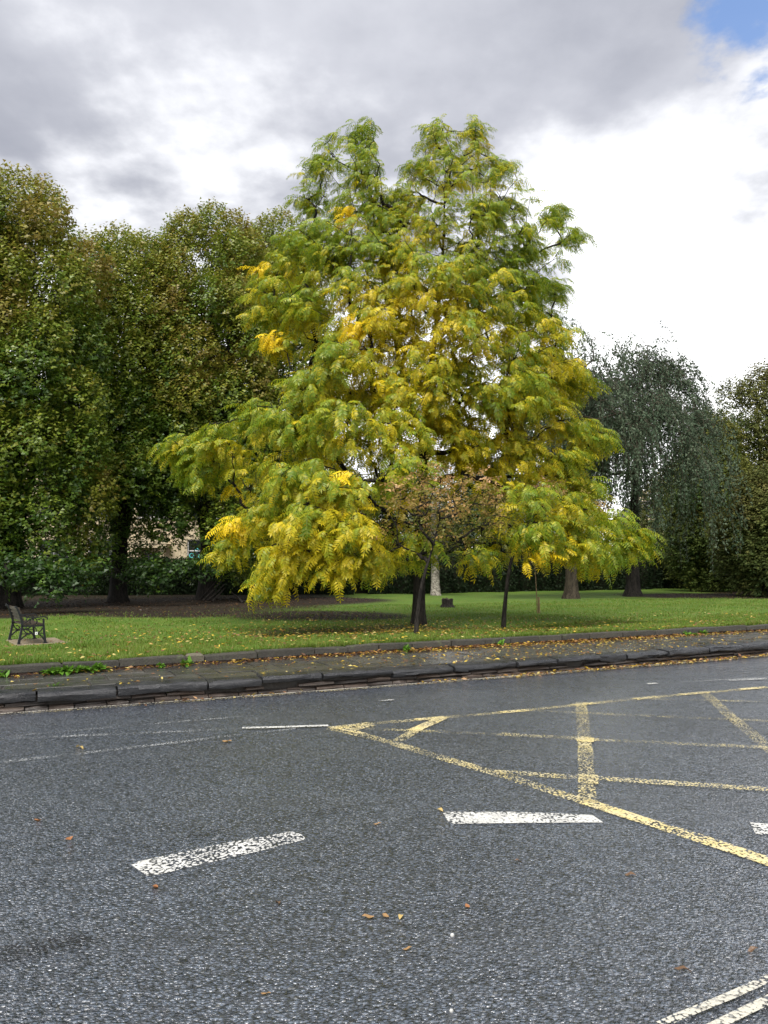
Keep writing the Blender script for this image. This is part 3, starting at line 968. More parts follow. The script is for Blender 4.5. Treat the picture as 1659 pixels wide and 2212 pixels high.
    yel += np.where(bou[:, 0] >= 0, -.22 * (bou[:, 3] + .1 * bou[:, 1]), .12)      # green tops, yellow beneath
    yel += r.normal(size=len(arr)) * .12
    bright = [(490, 1178), (505, 1100), (752, 470), (580, 735), (768, 715), (562, 590), (885, 1120), (745, 1040), (1185, 1245)]
    Rm, pos, scl, colr, var, clear = [], [], [], [], [], []
    G1 = np.array([.120, .220, .016]); G2 = np.array([.265, .345, .022]); Y1 = np.array([.54, .47, .018]); Y2 = np.array([.72, .54, .016]); B1 = np.array([.25, .135, .02])
    up = np.array([0, 0, 1.]); tmix = []
    for i in range(len(arr)):
        p = arr[i]
        ov = np.array([outv[i, 0], outv[i, 1], 0]) / (rad[i] + 1e-6)
        hi = float(sstep(8.5, 12.5, p[2]))
        a0 = math.atan2(ov[1], ov[0]) + r.normal() * .55
        # an arching shoot: rises a little, then hangs outward
        sl = r.uniform(.35, .75) * (1 - .3 * hi)
        e0 = r.uniform(.2, .9) + .5 * hi
        nf = int(r.integers(8, 12))
        hd = np.array([math.cos(a0), math.sin(a0), 0])
        for k in range(nf):
            f = k / (nf - 1)
            ang = e0 - f * r.uniform(.9, 1.3)
            q = p + (hd * math.cos(ang) + up * math.sin(ang)) * sl * (f - .55)
            sd = 1 if k % 2 else -1
            spread = (1.35 - 1.1 * f) * sd
            az = a0 + spread + r.normal() * .25
            el = ang * .3 + r.uniform(-.75, .22)
            ca, sa, ce, se = math.cos(az), math.sin(az), math.cos(el), math.sin(el)
            ro = r.normal() * .25
            X_ = np.array([ca * ce, sa * ce, se]); Zx = np.array([-ca * se, -sa * se, ce]); Y_ = np.cross(Zx, X_)
            Y2_ = Y_ * math.cos(ro) + Zx * math.sin(ro); Z2_ = -Y_ * math.sin(ro) + Zx * math.cos(ro)
            Rm.append(np.stack([X_, Y2_, Z2_], 1))
            pos.append(q)
            scl.append(r.uniform(.30, .60) * (1 - .2 * hi))
            t = yel[i] + r.normal() * .14 + .34 * (.45 - f)
            g = G1 + (G2 - G1) * r.random(); y_ = Y1 + (Y2 - Y1) * r.random()
            t = float(sstep(.12, 1.15, t)); c = g + (y_ - g) * t
            if r.random() < .015: c = B1
            tmix.append((t, *g, *y_)); colr.append(c * r.uniform(.88, 1.15)); var.append(r.integers(0, len(TEMPL)))
            clear.append(np.linalg.norm(q - np.array([0, 0, CAM_H])) - .8 * r.random())
    # a few sprays that have turned wholly yellow
    for (a, b) in bright:
        q = at(a, b, D0 - 1.5)
        j = int(np.argmin(np.hypot((829.5 + FP * arr[:, 0] / arr[:, 1]) - a, (1230 - FP * (arr[:, 2] - 1.8) / arr[:, 1]) - b + 30) + 6 * arr[:, 1]))
        for m_ in range(len(pos)):
            if np.linalg.norm(pos[m_] - arr[j]) < .38:
                colr[m_] = Y2 * r.uniform(1.0, 1.25); tmix[m_] = (1.3, *Y2, *(Y2 * 1.15))
    Rm, pos, scl, colr, var, clear, tmix = map(np.array, (Rm, pos, scl, colr, var, clear, tmix))
    near = np.argsort(clear)[:300]
    isn = np.zeros(len(pos), bool); isn[near] = True
    Vs, Fs, Cs, b = [], [], [], 0
    for v in range(len(TEMPL)):
        TV, TF, nl = TEMPL[v]
        ids = np.where((var == v) & ~isn)[0]
        VV = np.einsum('nij,mj->nmi', Rm[ids], TV) * scl[ids][:, None, None] + pos[ids][:, None, :]
        n, mm = len(ids), len(TV)
        FF = (TF[None] + (np.arange(n) * mm)[:, None, None]).reshape(-1, 4) + b
        nq = (mm + 3) // 4
        jit = np.repeat(r.uniform(.80, 1.2, size=(n, nq)), 4, axis=1)[:, :mm]
        tl = np.clip(tmix[ids][:, :1] + r.normal(size=(n, nq)) * .20 + np.linspace(.12, -.12, nq)[None], 0, 1)
        tl = np.repeat(tl, 4, axis=1)[:, :mm, None]
        cl = tmix[ids][:, None, 1:4] * (1 - tl) + tmix[ids][:, None, 4:7] * tl
        Vs.append(VV.reshape(-1, 3)); Fs.append(FF); Cs.append((cl * jit[:, :, None]).reshape(-1, 3)); b += n * mm
    tag(mk('crown', np.concatenate(Vs) - base, np.concatenate(Fs), M['leaf_main'], root, col=np.concatenate(Cs)), kind='stuff')
    # the nearest 300 leaves as pieces of their own
    cache = {}
    for i in near:
        t = int(np.clip((colr[i][0] - .07) / .43 * 6, 0, 6)); key = (int(var[i]), t)
        TV, TF, nl = TEMPL[key[0]]
        if key not in cache:
            tl = np.repeat(np.clip(tmix[i][0] + r.normal(size=(len(TV) + 3) // 4) * .2, 0, 1), 4)[:len(TV), None]
            o = mk('leaf', TV, TF, M['leaf_main'], root, col=tmix[i][1:4] * (1 - tl) + tmix[i][4:7] * tl); cache[key] = o
        else:
            o = cache[key].copy(); C.objects.link(o); o.parent = root
        m4 = Matrix([[*(Rm[i][k] * scl[i]), pos[i][k] - base[k]] for k in range(3)] + [[0, 0, 0, 1]])
        o.matrix_local = m4
    return root, base


main_root, main_base = main_tree()


# --- lobed broadleaf trees ---------------------------------------------------
def lobed_tree(name, label, base, trunk_pts, trunk_r, lobes, leaf_l, per_m2, cols, m_bark, m_leaf, seed, group=None, flare=1.5, trunk_sides=12, up=.5, spray=5, twig_r=.010, first_z=2.0, cat='tree', tight=.45, tip_turn=0.0, zsq=1.25, tris=False):
    """lobes: array (n,5) centre xyz, radius, colour parameter"""
    r = np.random.default_rng(seed)
    root = tag(empty(name, base), label, cat, group)
    for k, (tp, tr) in enumerate(zip(trunk_pts, trunk_r)):
        trunk_part(root, base, tp, tr, m_bark, seed + k, trunk_sides, .08, flare if k == 0 else 1.0, 'trunk' if k == 0 else 'stem')
    chain = np.concatenate([resample(tp, 14) for tp in trunk_pts])
    order = np.argsort(chain[:, 2])
    fo = 4
    nodes, par, idx = grow(chain, fo, lobes[:, :3], .3)
    branch_parts(root, base, nodes, par, len(chain), twig_r * 2.2, .5, m_bark, None, 5, .14, .04)
    far = np.where(lobes[:, 1] > base[1] + 1.0, .28, 1.0)       # the side away from the road is thinner
    n_s = np.maximum(6, (far * per_m2 * 4 * math.pi * lobes[:, 3] ** 2 / spray)).astype(int)
    li = np.repeat(np.arange(len(lobes)), n_s); n = len(li)
    cen = lobes[li, :3]; R = lobes[li, 3]
    ax = np.array([base[0], base[1]])
    outv = np.c_[cen[:, :2] - ax, np.zeros(n)]; outv = unit(outv)
    u = unit(r.normal(size=(n, 3)) + outv * .55 + np.array([0, 0, .35]))
    rr = R * (r.random(n) ** tight) * r.uniform(.9, 1.12, n)
    sp = cen + u * rr[:, None] * np.array([1, 1, zsq])
    sd = unit(u + np.array([0, 0, up]) + r.normal(size=(n, 3)) * .45)
    # leaves along each sprig
    k = np.arange(spray)
    P = sp[:, None, :] + sd[:, None, :] * (k[None, :, None] * leaf_l * .55)
    side = unit(np.cross(sd, np.array([0, 0, 1.]) + r.normal(size=(n, 3)) * .2))
    sg = np.where(k % 2 == 0, 1, -1)
    Dl = unit(sd[:, None, :] * .6 + side[:, None, :] * sg[None, :, None] + r.normal(size=(n, spray, 3)) * .35 - np.array([0, 0, .35]))
    Nn = unit(np.cross(Dl, side[:, None, :] + 0 * Dl) * -sg[None, :, None] + np.array([0, 0, .8]) + u[:, None, :] * 1.1 + r.normal(size=(n, spray, 3)) * .35)
    P = P.reshape(-1, 3); Dl = Dl.reshape(-1, 3); Nn = Nn.reshape(-1, 3)
    L = leaf_l * r.uniform(.7, 1.25, len(P))
    V, F = leaf_tris(P, Dl, Nn, L, L * .78) if tris else leaf_quads(P, Dl, Nn, L, L * .58)
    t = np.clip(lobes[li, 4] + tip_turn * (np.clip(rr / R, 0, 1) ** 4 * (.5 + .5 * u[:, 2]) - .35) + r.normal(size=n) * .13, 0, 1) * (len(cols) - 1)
    cc = np.array(cols); i0 = np.minimum(t.astype(int), len(cols) - 2)
    c = cc[i0] + (cc[i0 + 1] - cc[i0]) * (t - i0)[:, None]
    c = np.repeat(c, spray, 0) * r.uniform(.75, 1.25, (len(P), 1))
    tag(mk('crown', V - base, F, m_leaf, root, col=np.repeat(c, 3 if tris else 4, 0)), kind='stuff')
    return root


def profile_lobes(base, H, prof, n, rl, seed, colf, squash=1.0, shell=.5, lean=(0, 0), minsep=.55):
    """lobes spread through a crown of revolution; prof = [(height fraction, radius)]"""
    r = np.random.default_rng(seed)
    zf = np.array([p[0] for p in prof]); rf = np.array([p[1] for p in prof])
    out = []; tries = 0
    while len(out) < n and tries < n * 60:
        tries += 1
        f = r.uniform(zf[0], zf[-1]); Rm_ = np.interp(f, zf, rf)
        if r.random() > (Rm_ / rf.max()) ** .8: continue
        a = r.uniform(0, 2 * math.pi); q = shell + (1 - shell) * r.random() if r.random() < .8 else r.random() * shell
        lr = r.uniform(*rl) * (.55 + .45 * Rm_ / rf.max())
        rad = max(0, Rm_ - lr * .6) * q
        p = np.array([base[0] + math.cos(a) * rad + lean[0] * f, base[1] + math.sin(a) * rad * squash + lean[1] * f, base[2] + f * H])
        if any(np.linalg.norm((p - o[:3]) / np.array([1, 1, 1.3])) < minsep * lr * 1.3 for o in out): continue
        out.append(np.array([*p, lr, colf(f, q, r)]))
    return np.array(out)


HB = [(.026, .062, .012), (.070, .138, .016), (.132, .198, .020), (.205, .240, .026), (.245, .222, .030), (.215, .158, .034)]


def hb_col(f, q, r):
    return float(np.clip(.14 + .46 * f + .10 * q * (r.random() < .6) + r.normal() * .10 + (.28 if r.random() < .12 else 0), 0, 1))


HPROF = [(.085, 2.0), (.12, 3.4), (.22, 3.9), (.35, 4.2), (.5, 4.1), (.65, 3.9), (.8, 3.5), (.9, 2.8), (.96, 2.0), (1.0, 1.0)]


def hornbeam(label, px, py, D, top_py, wid, seed, group='hornbeams in the row on the left', skirt=(), per=110, lobes=125):
    b = at(px, py, D); b[2] = float(lawn_z(b[0], b[1]))
    H = at(px, top_py, D)[2] - b[2]
    prof = [(f, R * wid) for f, R in HPROF]
    lob = profile_lobes(b, H - 1.7, prof, lobes, (.95, 1.5), seed, hb_col, shell=.70, minsep=.86)
    for (a, c_, dd, lr) in skirt:
        lob = np.vstack([lob, [*at(a, c_ + 9, dd), lr * .85, .0]])
    gx = 829.5 + FP * lob[:, 0] / lob[:, 1]; gy = 1230 - FP * (lob[:, 2] - CAM_H) / lob[:, 1]     # low branches leave a view to the house
    pr = np.where((gx > 45) & (gx < 480) & (gy > 1100 - 25 * np.sin(gx * .03)) & (gy < 1226), .10, 1.0)
    lob = lob[np.random.default_rng(seed + 9).random(len(lob)) < pr]
    # upright rounded heads at the top
    r = np.random.default_rng(seed + 50)
    T = [[b, b + [0.05, 0, H * .2], b + [.1, .05, H * .5], b + [0, 0, H * .85]]]
    R_ = [[.42, .34, .22, .05]]
    for k in range(4):
        a = k * 1.6 + r.random(); e = 1.4 * wid
        T.append([b + [0, 0, H * .10], b + [math.cos(a) * e * .5, math.sin(a) * e * .5, H * .28], b + [math.cos(a) * e, math.sin(a) * e, H * .55], b + [math.cos(a) * e * 1.1, math.sin(a) * e * 1.1, H * .8]])
        R_.append([.18, .15, .10, .03])
    return lobed_tree('hornbeam_tree', label, b, T, R_, lob, .165, per, HB, M['bark_main'], M['leaf'], seed, group, 1.5, up=.8, spray=6, tight=.16, tip_turn=.26, tris=True)


hornbeam('tall hornbeam at the left edge, its trunk behind the iron bench', 20, 1312, 32.5, 352, 1.0, 101, skirt=[(88, 1266, 28, .36), (109, 1269, 28, .36), (130, 1259, 28.2, .38), (150, 1252, 28.4, .36), (168, 1246, 28.5, .36), (186, 1240, 28.8, .34), (202, 1233, 29, .34), (70, 1252, 28, .42), (95, 1246, 28.3, .45), (120, 1240, 28.5, .45), (45, 1236, 28, .45), (20, 1228, 28, .5), (150, 1231, 28.6, .42), (70, 1232, 28.2, .45)])
hornbeam('hornbeam second from the left edge, hiding the cream house', 255, 1296, 38.0, 452, .92, 102, skirt=[(331, 1251, 34, .36), (348, 1246, 34, .4), (364, 1243, 34.2, .38), (380, 1230, 34.5, .38), (314, 1232, 34, .4), (335, 1228, 34, .45), (270, 1236, 34.5, .4), (290, 1238, 34.5, .4)])
hornbeam('hornbeam with sticks leaning on its trunk, third from the left edge', 445, 1298, 40.0, 415, .98, 103, skirt=[(432, 1226, 36, .4), (450, 1229, 36, .4), (466, 1224, 36, .4), (415, 1232, 36, .4)])
hornbeam('hornbeam nearest the yellow tree, half hidden by its leaves', 585, 1292, 43.5, 440, .95, 104)
hornbeam('hornbeam cut by the left picture edge, highest at the left', -170, 1318, 31.0, 350, 1.0, 105, per=70, lobes=90)


# --- weeping trees -----------------------------------------------------------
def weeping_tree(label, px, py, top_py, D, Rx, seed, lean=0., trunk_r=.42, name='weeping_tree', bark='bark_main', tr_pts=None, nstr=520, right_long=True, cols=((.044, .072, .042), (.076, .108, .066), (.108, .138, .086))):
    r = np.random.default_rng(seed)
    b = at(px, py, D); b[2] = float(lawn_z(b[0], b[1]))
    H = at(px, top_py, D)[2] - b[2]
    root = tag(empty(name, b), label, 'tree')
    tp = [b, b + [lean * .1, 0, H * .15], b + [lean * .4, 0, H * .4], b + [lean, 0, H * .8]]
    trunk_part(root, b, tp, [trunk_r, trunk_r * .8, trunk_r * .6, .08], M[bark], seed, 14, .1, 1.6)
    # arching limbs end at points of a rough dome
    n = 95
    th = r.uniform(0, 2 * math.pi, n); q = r.random(n) ** .6
    zz = H * (1.0 - .45 * q ** 2.2) * r.uniform(.78, 1.0, n) * (1 + .10 * np.sin(th * 3 + 1) * q)
    tips = np.stack([b[0] + lean * .9 + np.cos(th) * q * Rx, b[1] + np.sin(th) * q * Rx, b[2] + zz], 1)
    tips = tips[np.argsort(q)]
    ch = resample(tp, 16)
    nodes, par, idx = grow(ch, 5, tips, .5)
    branch_parts(root, b, nodes, par, len(ch), .022, .5, M['twig'], None, 5, .16, .09)
    # hanging strands
    A, B, RA = [], [], []
    P, Dd, cidx = [], [], []
    for i in range(nstr):
        k = r.integers(0, len(tips)); t0 = tips[k]; p0 = nodes[par[idx[k]]]
        f = r.random(); s = p0 + (t0 - p0) * (f ** .5) + r.normal(size=3) * .35
        s[2] = max(s[2], b[2] + 3.2)
        out = s - np.array([b[0] + lean * .7, b[1], s[2]]); ol = np.linalg.norm(out) + 1e-6
        outer = ol / Rx
        ln = r.uniform(.8, 2.4) if r.random() < .68 else r.uniform(2.4, 6.5)
        if outer > .7: ln *= 1.35
        ln = min(ln, s[2] - b[2] - (r.uniform(.8, 1.6) if (right_long and s[0] > b[0] + 1.5) else r.uniform(2.0, 3.5)))
        if ln < .6: continue
        ns = max(3, int(ln / .45)); pts = [s]
        v = out / ol * .6 + np.array([r.normal() * .5, r.normal() * .5, .35])
        for j in range(ns):
            v = v * .74 + np.array([r.normal() * .10, r.normal() * .10, -.34])
            pts.append(pts[-1] + unit(v) * ln / ns)
        pts = np.array(pts)
        A.append(pts[:-1]); B.append(pts[1:])
        nl = int(ln * 15)
        fp = r.random(nl) ** .8 * (len(pts) - 1.001); ip = fp.astype(int)
        pp = pts[ip] + (pts[ip + 1] - pts[ip]) * (fp - ip)[:, None]
        dd = unit(pts[ip + 1] - pts[ip]) * .5 + r.normal(size=(nl, 3)) * .5 + np.array([0, 0, -.35])
        P.append(pp + r.normal(size=(nl, 3)) * .08); Dd.append(unit(dd)); cidx.append(np.full(nl, np.clip(r.normal(.5, .25), 0, 1)))
    A = np.concatenate(A); B = np.concatenate(B)
    V, F = seg_tubes(A, B, np.full(len(A), .011), np.full(len(A), .008), 3)
    tag(mk('hanging_twigs', V - b, F, M['twig'], root), kind='stuff')
    P = np.concatenate(P); Dd = np.concatenate(Dd); ci = np.concatenate(cidx)
    # some loose leaves through the dome
    L = r.uniform(.11, .21, len(P))
    V, F = leaf_quads(P, Dd, unit(r.normal(size=P.shape) + np.array([0, -.4, .5])), L, L * .55)
    cc = np.array(cols); t = np.clip(ci + r.normal(size=len(P)) * .12, 0, .999) * (len(cc) - 1); i0 = t.astype(int)
    c = cc[i0] + (cc[i0 + 1] - cc[i0]) * (t - i0)[:, None]
    tag(mk('crown', V - b, F, M['leaf_dull'], root, col=np.repeat(c * r.uniform(.75, 1.25, (len(c), 1)), 4, 0)), kind='stuff')
    # bare crooked twigs above the leaves
    A, B = [], []
    for i in range(170):
        k = r.integers(0, len(tips)); p = tips[k] + r.normal(size=3) * .2
        v = unit(np.array([r.normal(), r.normal(), .55]))
        for j in range(4):
            q_ = p + v * r.uniform(.18, .36); A.append(p); B.append(q_); p = q_; v = unit(v + r.normal(size=3) * .55 + np.array([0, 0, -.12]))
    V, F = seg_tubes(np.array(A), np.array(B), np.full(len(A), .016), np.full(len(A), .011), 3)
    tag(mk('bare_twigs', V - b, F, M['twig'], root), kind='stuff')
    return root


weeping_tree('grey green weeping tree on the right, its leaves hanging almost to the grass', 1367, 1284, 735, 46, 4.7, 201, lean=.7, nstr=1450)
weeping_tree('grey green tree with a flared leaning trunk behind the yellow tree', 1235, 1291, 706, 42, 3.6, 202, lean=.3, trunk_r=.36, bark='bark_brown', nstr=650, right_long=False, name='spreading_tree')

# --- trees at the right edge --------------------------------------------------
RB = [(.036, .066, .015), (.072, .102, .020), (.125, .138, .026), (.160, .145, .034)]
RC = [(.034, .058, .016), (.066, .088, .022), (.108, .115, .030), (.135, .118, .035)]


def round_tree(name, label, px, py, top_py, D, R, seed, cols, n=80, lowf=.08, leaf=.17, per=60, tr=.3, bark='bark_main', rl=(.9, 1.5), group=None, cat='tree'):
    b = at(px, py, D); b[2] = float(lawn_z(b[0], b[1]))
    H = at(px, top_py, D)[2] - b[2]
    prof = [(lowf, R * .7), (lowf + .12, R), (.5, R * 1.0), (.7, R * .86), (.85, R * .6), (.95, R * .32), (1, R * .12)]
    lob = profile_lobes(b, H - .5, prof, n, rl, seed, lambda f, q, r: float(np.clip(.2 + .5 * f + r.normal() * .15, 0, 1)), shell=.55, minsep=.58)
    T = [[b, b + [0, 0, H * .3], b + [.1, 0, H * .6], b + [0, 0, H * .92]]]
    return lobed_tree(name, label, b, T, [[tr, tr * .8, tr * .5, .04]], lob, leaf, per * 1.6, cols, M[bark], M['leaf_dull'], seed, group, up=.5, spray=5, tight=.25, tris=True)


round_tree('broad_tree', 'olive green tree between the weeping tree and the right edge', 1545, 1275, 880, 56, 3.2, 301, RB, n=110)
round_tree('broad_tree', 'tall brownish green tree rising highest at the right edge', 1650, 1277, 796, 64, 6.0, 302, RC, n=150, leaf=.22, per=32)
round_tree('broad_tree', 'dark low branched tree whose trunk stands at the right edge', 1660, 1286, 1010, 46, 2.6, 303, RC, n=60, lowf=.14)
round_tree('background_tree', 'dark tree behind the hanging leaves of the weeping tree', 1470, 1272, 1000, 66, 4.0, 304, RC, n=70, leaf=.22, per=35)

for k, (a, top, d_, R_, l) in enumerate([(735, 1010, 60, 3.2, 'dark evergreen behind the low left boughs of the yellow tree'), (875, 985, 64, 3.4, 'dark evergreen behind the main trunk, left of the birch'), (1010, 1030, 68, 3.6, 'dark evergreen right of the birch, behind the pink leaves'), (1120, 1060, 72, 3.6, 'dark evergreen behind the leaning black trunk')]):
    round_tree('evergreen_tree', l, a, 1280, top, d_, R_, 320 + k, [(.012, .026, .010), (.022, .040, .014), (.04, .055, .02)], n=60, lowf=.05, leaf=.22, per=32, tr=.14)

# --- birch, whose pale trunk shows behind the yellow tree ----------------------
b = at(941, 1284, 47.0); b[2] = float(lawn_z(b[0], b[1]))
Hb = 8.0
lob = profile_lobes(b, Hb, [(.30, 1.2), (.45, 2.2), (.65, 2.2), (.85, 1.5), (1, .5)], 45, (.6, .95), 401, lambda f, q, r: float(np.clip(r.normal(.5, .2), 0, 1)))
lobed_tree('birch_tree', 'pale barked birch trunk standing behind the dark main trunk', b, [[b, b + [-.05, 0, 2.2], b + [-.1, 0, 5], b + [0, 0, 7.6]]], [[.27, .23, .16, .04]], lob, .11, 40, [(.05, .075, .02), (.09, .10, .03), (.13, .115, .03)], M['bark_birch'], M['leaf_dull'], 401, up=.1, twig_r=.006, flare=1.35)


# --- small pink leaved trees near the pavement ----------------------------------
def pink_tree(label, pix_trunk, crown_c, crown_r, seed, n=60, tr=.05, cols=None, per=150, zs=.8, xs=1.0, leaf=.085):
    b = lawn_at(*pix_trunk[0]); D = b[1]
    tp = [b] + [at(a, c, D) for a, c in pix_trunk[1:]]
    cc = at(*crown_c, D + .6)
    r = np.random.default_rng(seed)
    lob = []
    while len(lob) < n:
        u = unit(r.normal(size=3)) * r.random() ** .4
        p = cc + u * np.array([crown_r * xs, crown_r * .9, crown_r * zs])
        if any(np.linalg.norm(p - o[:3]) < .2 for o in lob): continue
        # pinker on the outer, upper side
        lob.append(np.array([*p, r.uniform(.14, .30), np.clip(.40 + .42 * u[2] - .15 * u[1] + r.normal() * .2, 0, 1)]))
    return lobed_tree('small_tree', label, b, [tp], [[tr, tr * .85, tr * .7] + [tr * .4] * (len(tp) - 3)], np.array(lob), leaf, per, cols or [(.10, .13, .02), (.20, .19, .035), (.42, .27, .09), (.60, .37, .18)], M['bark_main'], M['leaf_main'], seed, up=.15, zsq=.5, twig_r=.0028, flare=1.25, trunk_sides=9)


pink_tree('small tree with pinkish orange leaves in front of the main trunk', [(898, 1369), (903, 1310), (911, 1245), (935, 1190), (950, 1120)], (968, 1108), 1.42, 501, 125, .052, zs=.80, xs=1.15, per=46)
pink_tree('small leaning tree with thin black trunk right of the main trunk', [(1087, 1358), (1091, 1300), (1101, 1210), (1125, 1150), (1165, 1100)], (1165, 1105), 1.5, 502, 90, .062, xs=1.15, zs=.5, per=70)

# --- staked sapling --------------------------------------------------------------
b = lawn_at(1161, 1325); D = b[1]
sap = tag(empty('staked_sapling', b), 'thin staked sapling with a few yellow leaves on the lawn', 'sapling')
trunk_part(sap, b, [b, at(1159, 1285, D), at(1157, 1240, D), at(1154, 1215, D)], [.020, .018, .014, .006], M['stake'], 5, 7, .02, 1.1)
st = [b + [.07, .02, 0], at(1162, 1290, D) + [.03, .02, 0]]
V, F = chain_tube(resample(st, 4), [.035] * 4, 8); mk('stake', V - b, F, M['stake'], sap)
r = np.random.default_rng(9)
P = at(1154, 1222, D) + r.normal(size=(34, 3)) * [.16, .16, .16]
V, F = leaf_quads(P, unit(r.normal(size=P.shape) + [0, 0, -.5]), unit(r.normal(size=P.shape) + [0, 0, 1]), np.full(34, .11), np.full(34, .06))
mk('foliage', V - b, F, M['litter'], sap, col=np.repeat(np.array([[.3, .24, .03]]) * r.uniform(.6, 1.3, (34, 1)), 4, 0))

# --- stump ------------------------------------------------------------------------
b = lawn_at(967, 1312)
stump = tag(empty('tree_stump', b), 'low dark tree stump on the lawn behind the main trunk', 'stump')
z = np.linspace(0, .36, 6)
P = np.c_[0 * z, 0 * z, z] + b
V, F = chain_tube(P, [.34, .27, .24, .235, .235, .225], 14, .03, 8, .1)
V[-14:, 2] += rng.normal(size=14) * .03
mk('stump_side', V - b, F, M['bark_main'], stump, smooth=True)
V = np.concatenate([V[-14:] - b, [[0, 0, .34]]]); mk('cut_face', V, [(i, (i + 1) % 14, 14) for i in range(14)], M['bark_brown'], stump)

# --- lean-to of sticks at the hornbeam trunk ---------------------------------------
b = lawn_at(470, 1298)
den = tag(empty('stick_den', b), 'dark branches leaning against the hornbeam trunk on the left', 'branches')
for (a0, a1) in (((431, 1297), (482, 1240)), ((446, 1299), (484, 1262)), ((458, 1300), (486, 1270)), ((438, 1299), (478, 1255)), ((545, 1303), (497, 1292)), ((525, 1303), (500, 1280))):
    s = lawn_at(*a0); e = at(*a1, 38.9)
    V, F = chain_tube(resample([s, (s + e) / 2 + rng.normal(size=3) * .06, e], 7), np.linspace(.06, .035, 7), 6, .05, 3)
    mk('stick', V - b, F, M['bark_main'], den)

# ------------------------------------------------------------------ hedge along the back of the lawn
def hedge(label, pts, h, thick, n, seed, cols, name='hedge', rough=.12, leaf=.15):
    r = np.random.default_rng(seed)
    pts = np.array(pts, float)
    d = np.r_[0, np.cumsum(np.linalg.norm(np.diff(pts, axis=0), axis=1))]
    b = np.array([*pts[len(pts) // 2], .2])
    root = tag(empty(name, b), label, 'hedge')
    m = 60
    t = np.linspace(0, d[-1], m)
    c = np.stack([np.interp(t, d, pts[:, k]) for k in (0, 1)], 1); tn = unit(np.gradient(c, axis=0)); nr = np.stack([-tn[:, 1], tn[:, 0]], 1)
    hh = h if np.isscalar(h) else np.interp(t, np.linspace(0, d[-1], len(h)), h)
    hh = hh + 0 * t
    th = thick / 2
    rows_ = [np.c_[c - nr * th, 0 * t], np.c_[c - nr * th * .95, hh * .85], np.c_[c - nr * th * .7, hh - .14], np.c_[c + nr * th * .7, hh - .14], np.c_[c + nr * th, 0 * t]]
    V = np.concatenate(rows_); F = np.array([(j * m + i, j * m + i + 1, (j + 1) * m + i + 1, (j + 1) * m + i) for j in range(4) for i in range(m - 1)])
    V[:, 2] += .15
    mk('hedge_body', V - b, F, M['hedge_core'], root)
    tl = r.random(n) * d[-1]; cp = np.stack([np.interp(tl, d, pts[:, k]) for k in (0, 1)], 1); nn = np.stack([np.interp(tl, t, nr[:, k]) for k in (0, 1)], 1)
    hl = np.interp(tl, t, hh)
    top = r.random(n) < .28
    bul = rough * (np.sin(tl * 1.7) + np.sin(tl * 4.1 + 1)) * .5
    zz = np.where(top, hl + r.normal(size=n) * .05 + bul * .4, r.random(n) * hl)
    off = np.where(top, r.uniform(-1, 1, n) * th, -th - .04 - rough + r.normal(size=n) * .06 + bul)
    P = np.c_[cp + nn * off[:, None], zz + .15]
    nv = np.where(top[:, None], np.array([0, 0, 1.]), np.c_[-nn, 0 * tl]) + r.normal(size=(n, 3)) * .5
    Dd = unit(r.normal(size=(n, 3)) + np.array([0, 0, -.2]))
    L = r.uniform(.7, 1.3, n) * leaf
    V, F = leaf_quads(P, Dd, unit(nv), L, L * .6)
    cc = np.array(cols); k = r.random(n)[:, None]
    tag(mk('foliage', V - b, F, M['leaf_dull'], root, col=np.repeat((cc[0] + (cc[1] - cc[0]) * k), 4, 0)), kind='stuff')
    return root


hedge('dark clipped hedge behind the hornbeams on the left', [(-34, 46.5), (-14, 48.5), (-2, 50)], 2.25, 1.3, 30000, 601, [(.010, .022, .008), (.018, .034, .011)])
hedge('dark shrubby hedge closing the lawn behind the birch and right hand trees', [(-1.5, 50.5), (8, 56), (20, 63), (36, 74), (52, 84)], [2.3, 3.0, 2.6, 3.2, 3.0], 1.8, 34000, 602, [(.010, .022, .009), (.022, .036, .013)], rough=.35, leaf=.2)


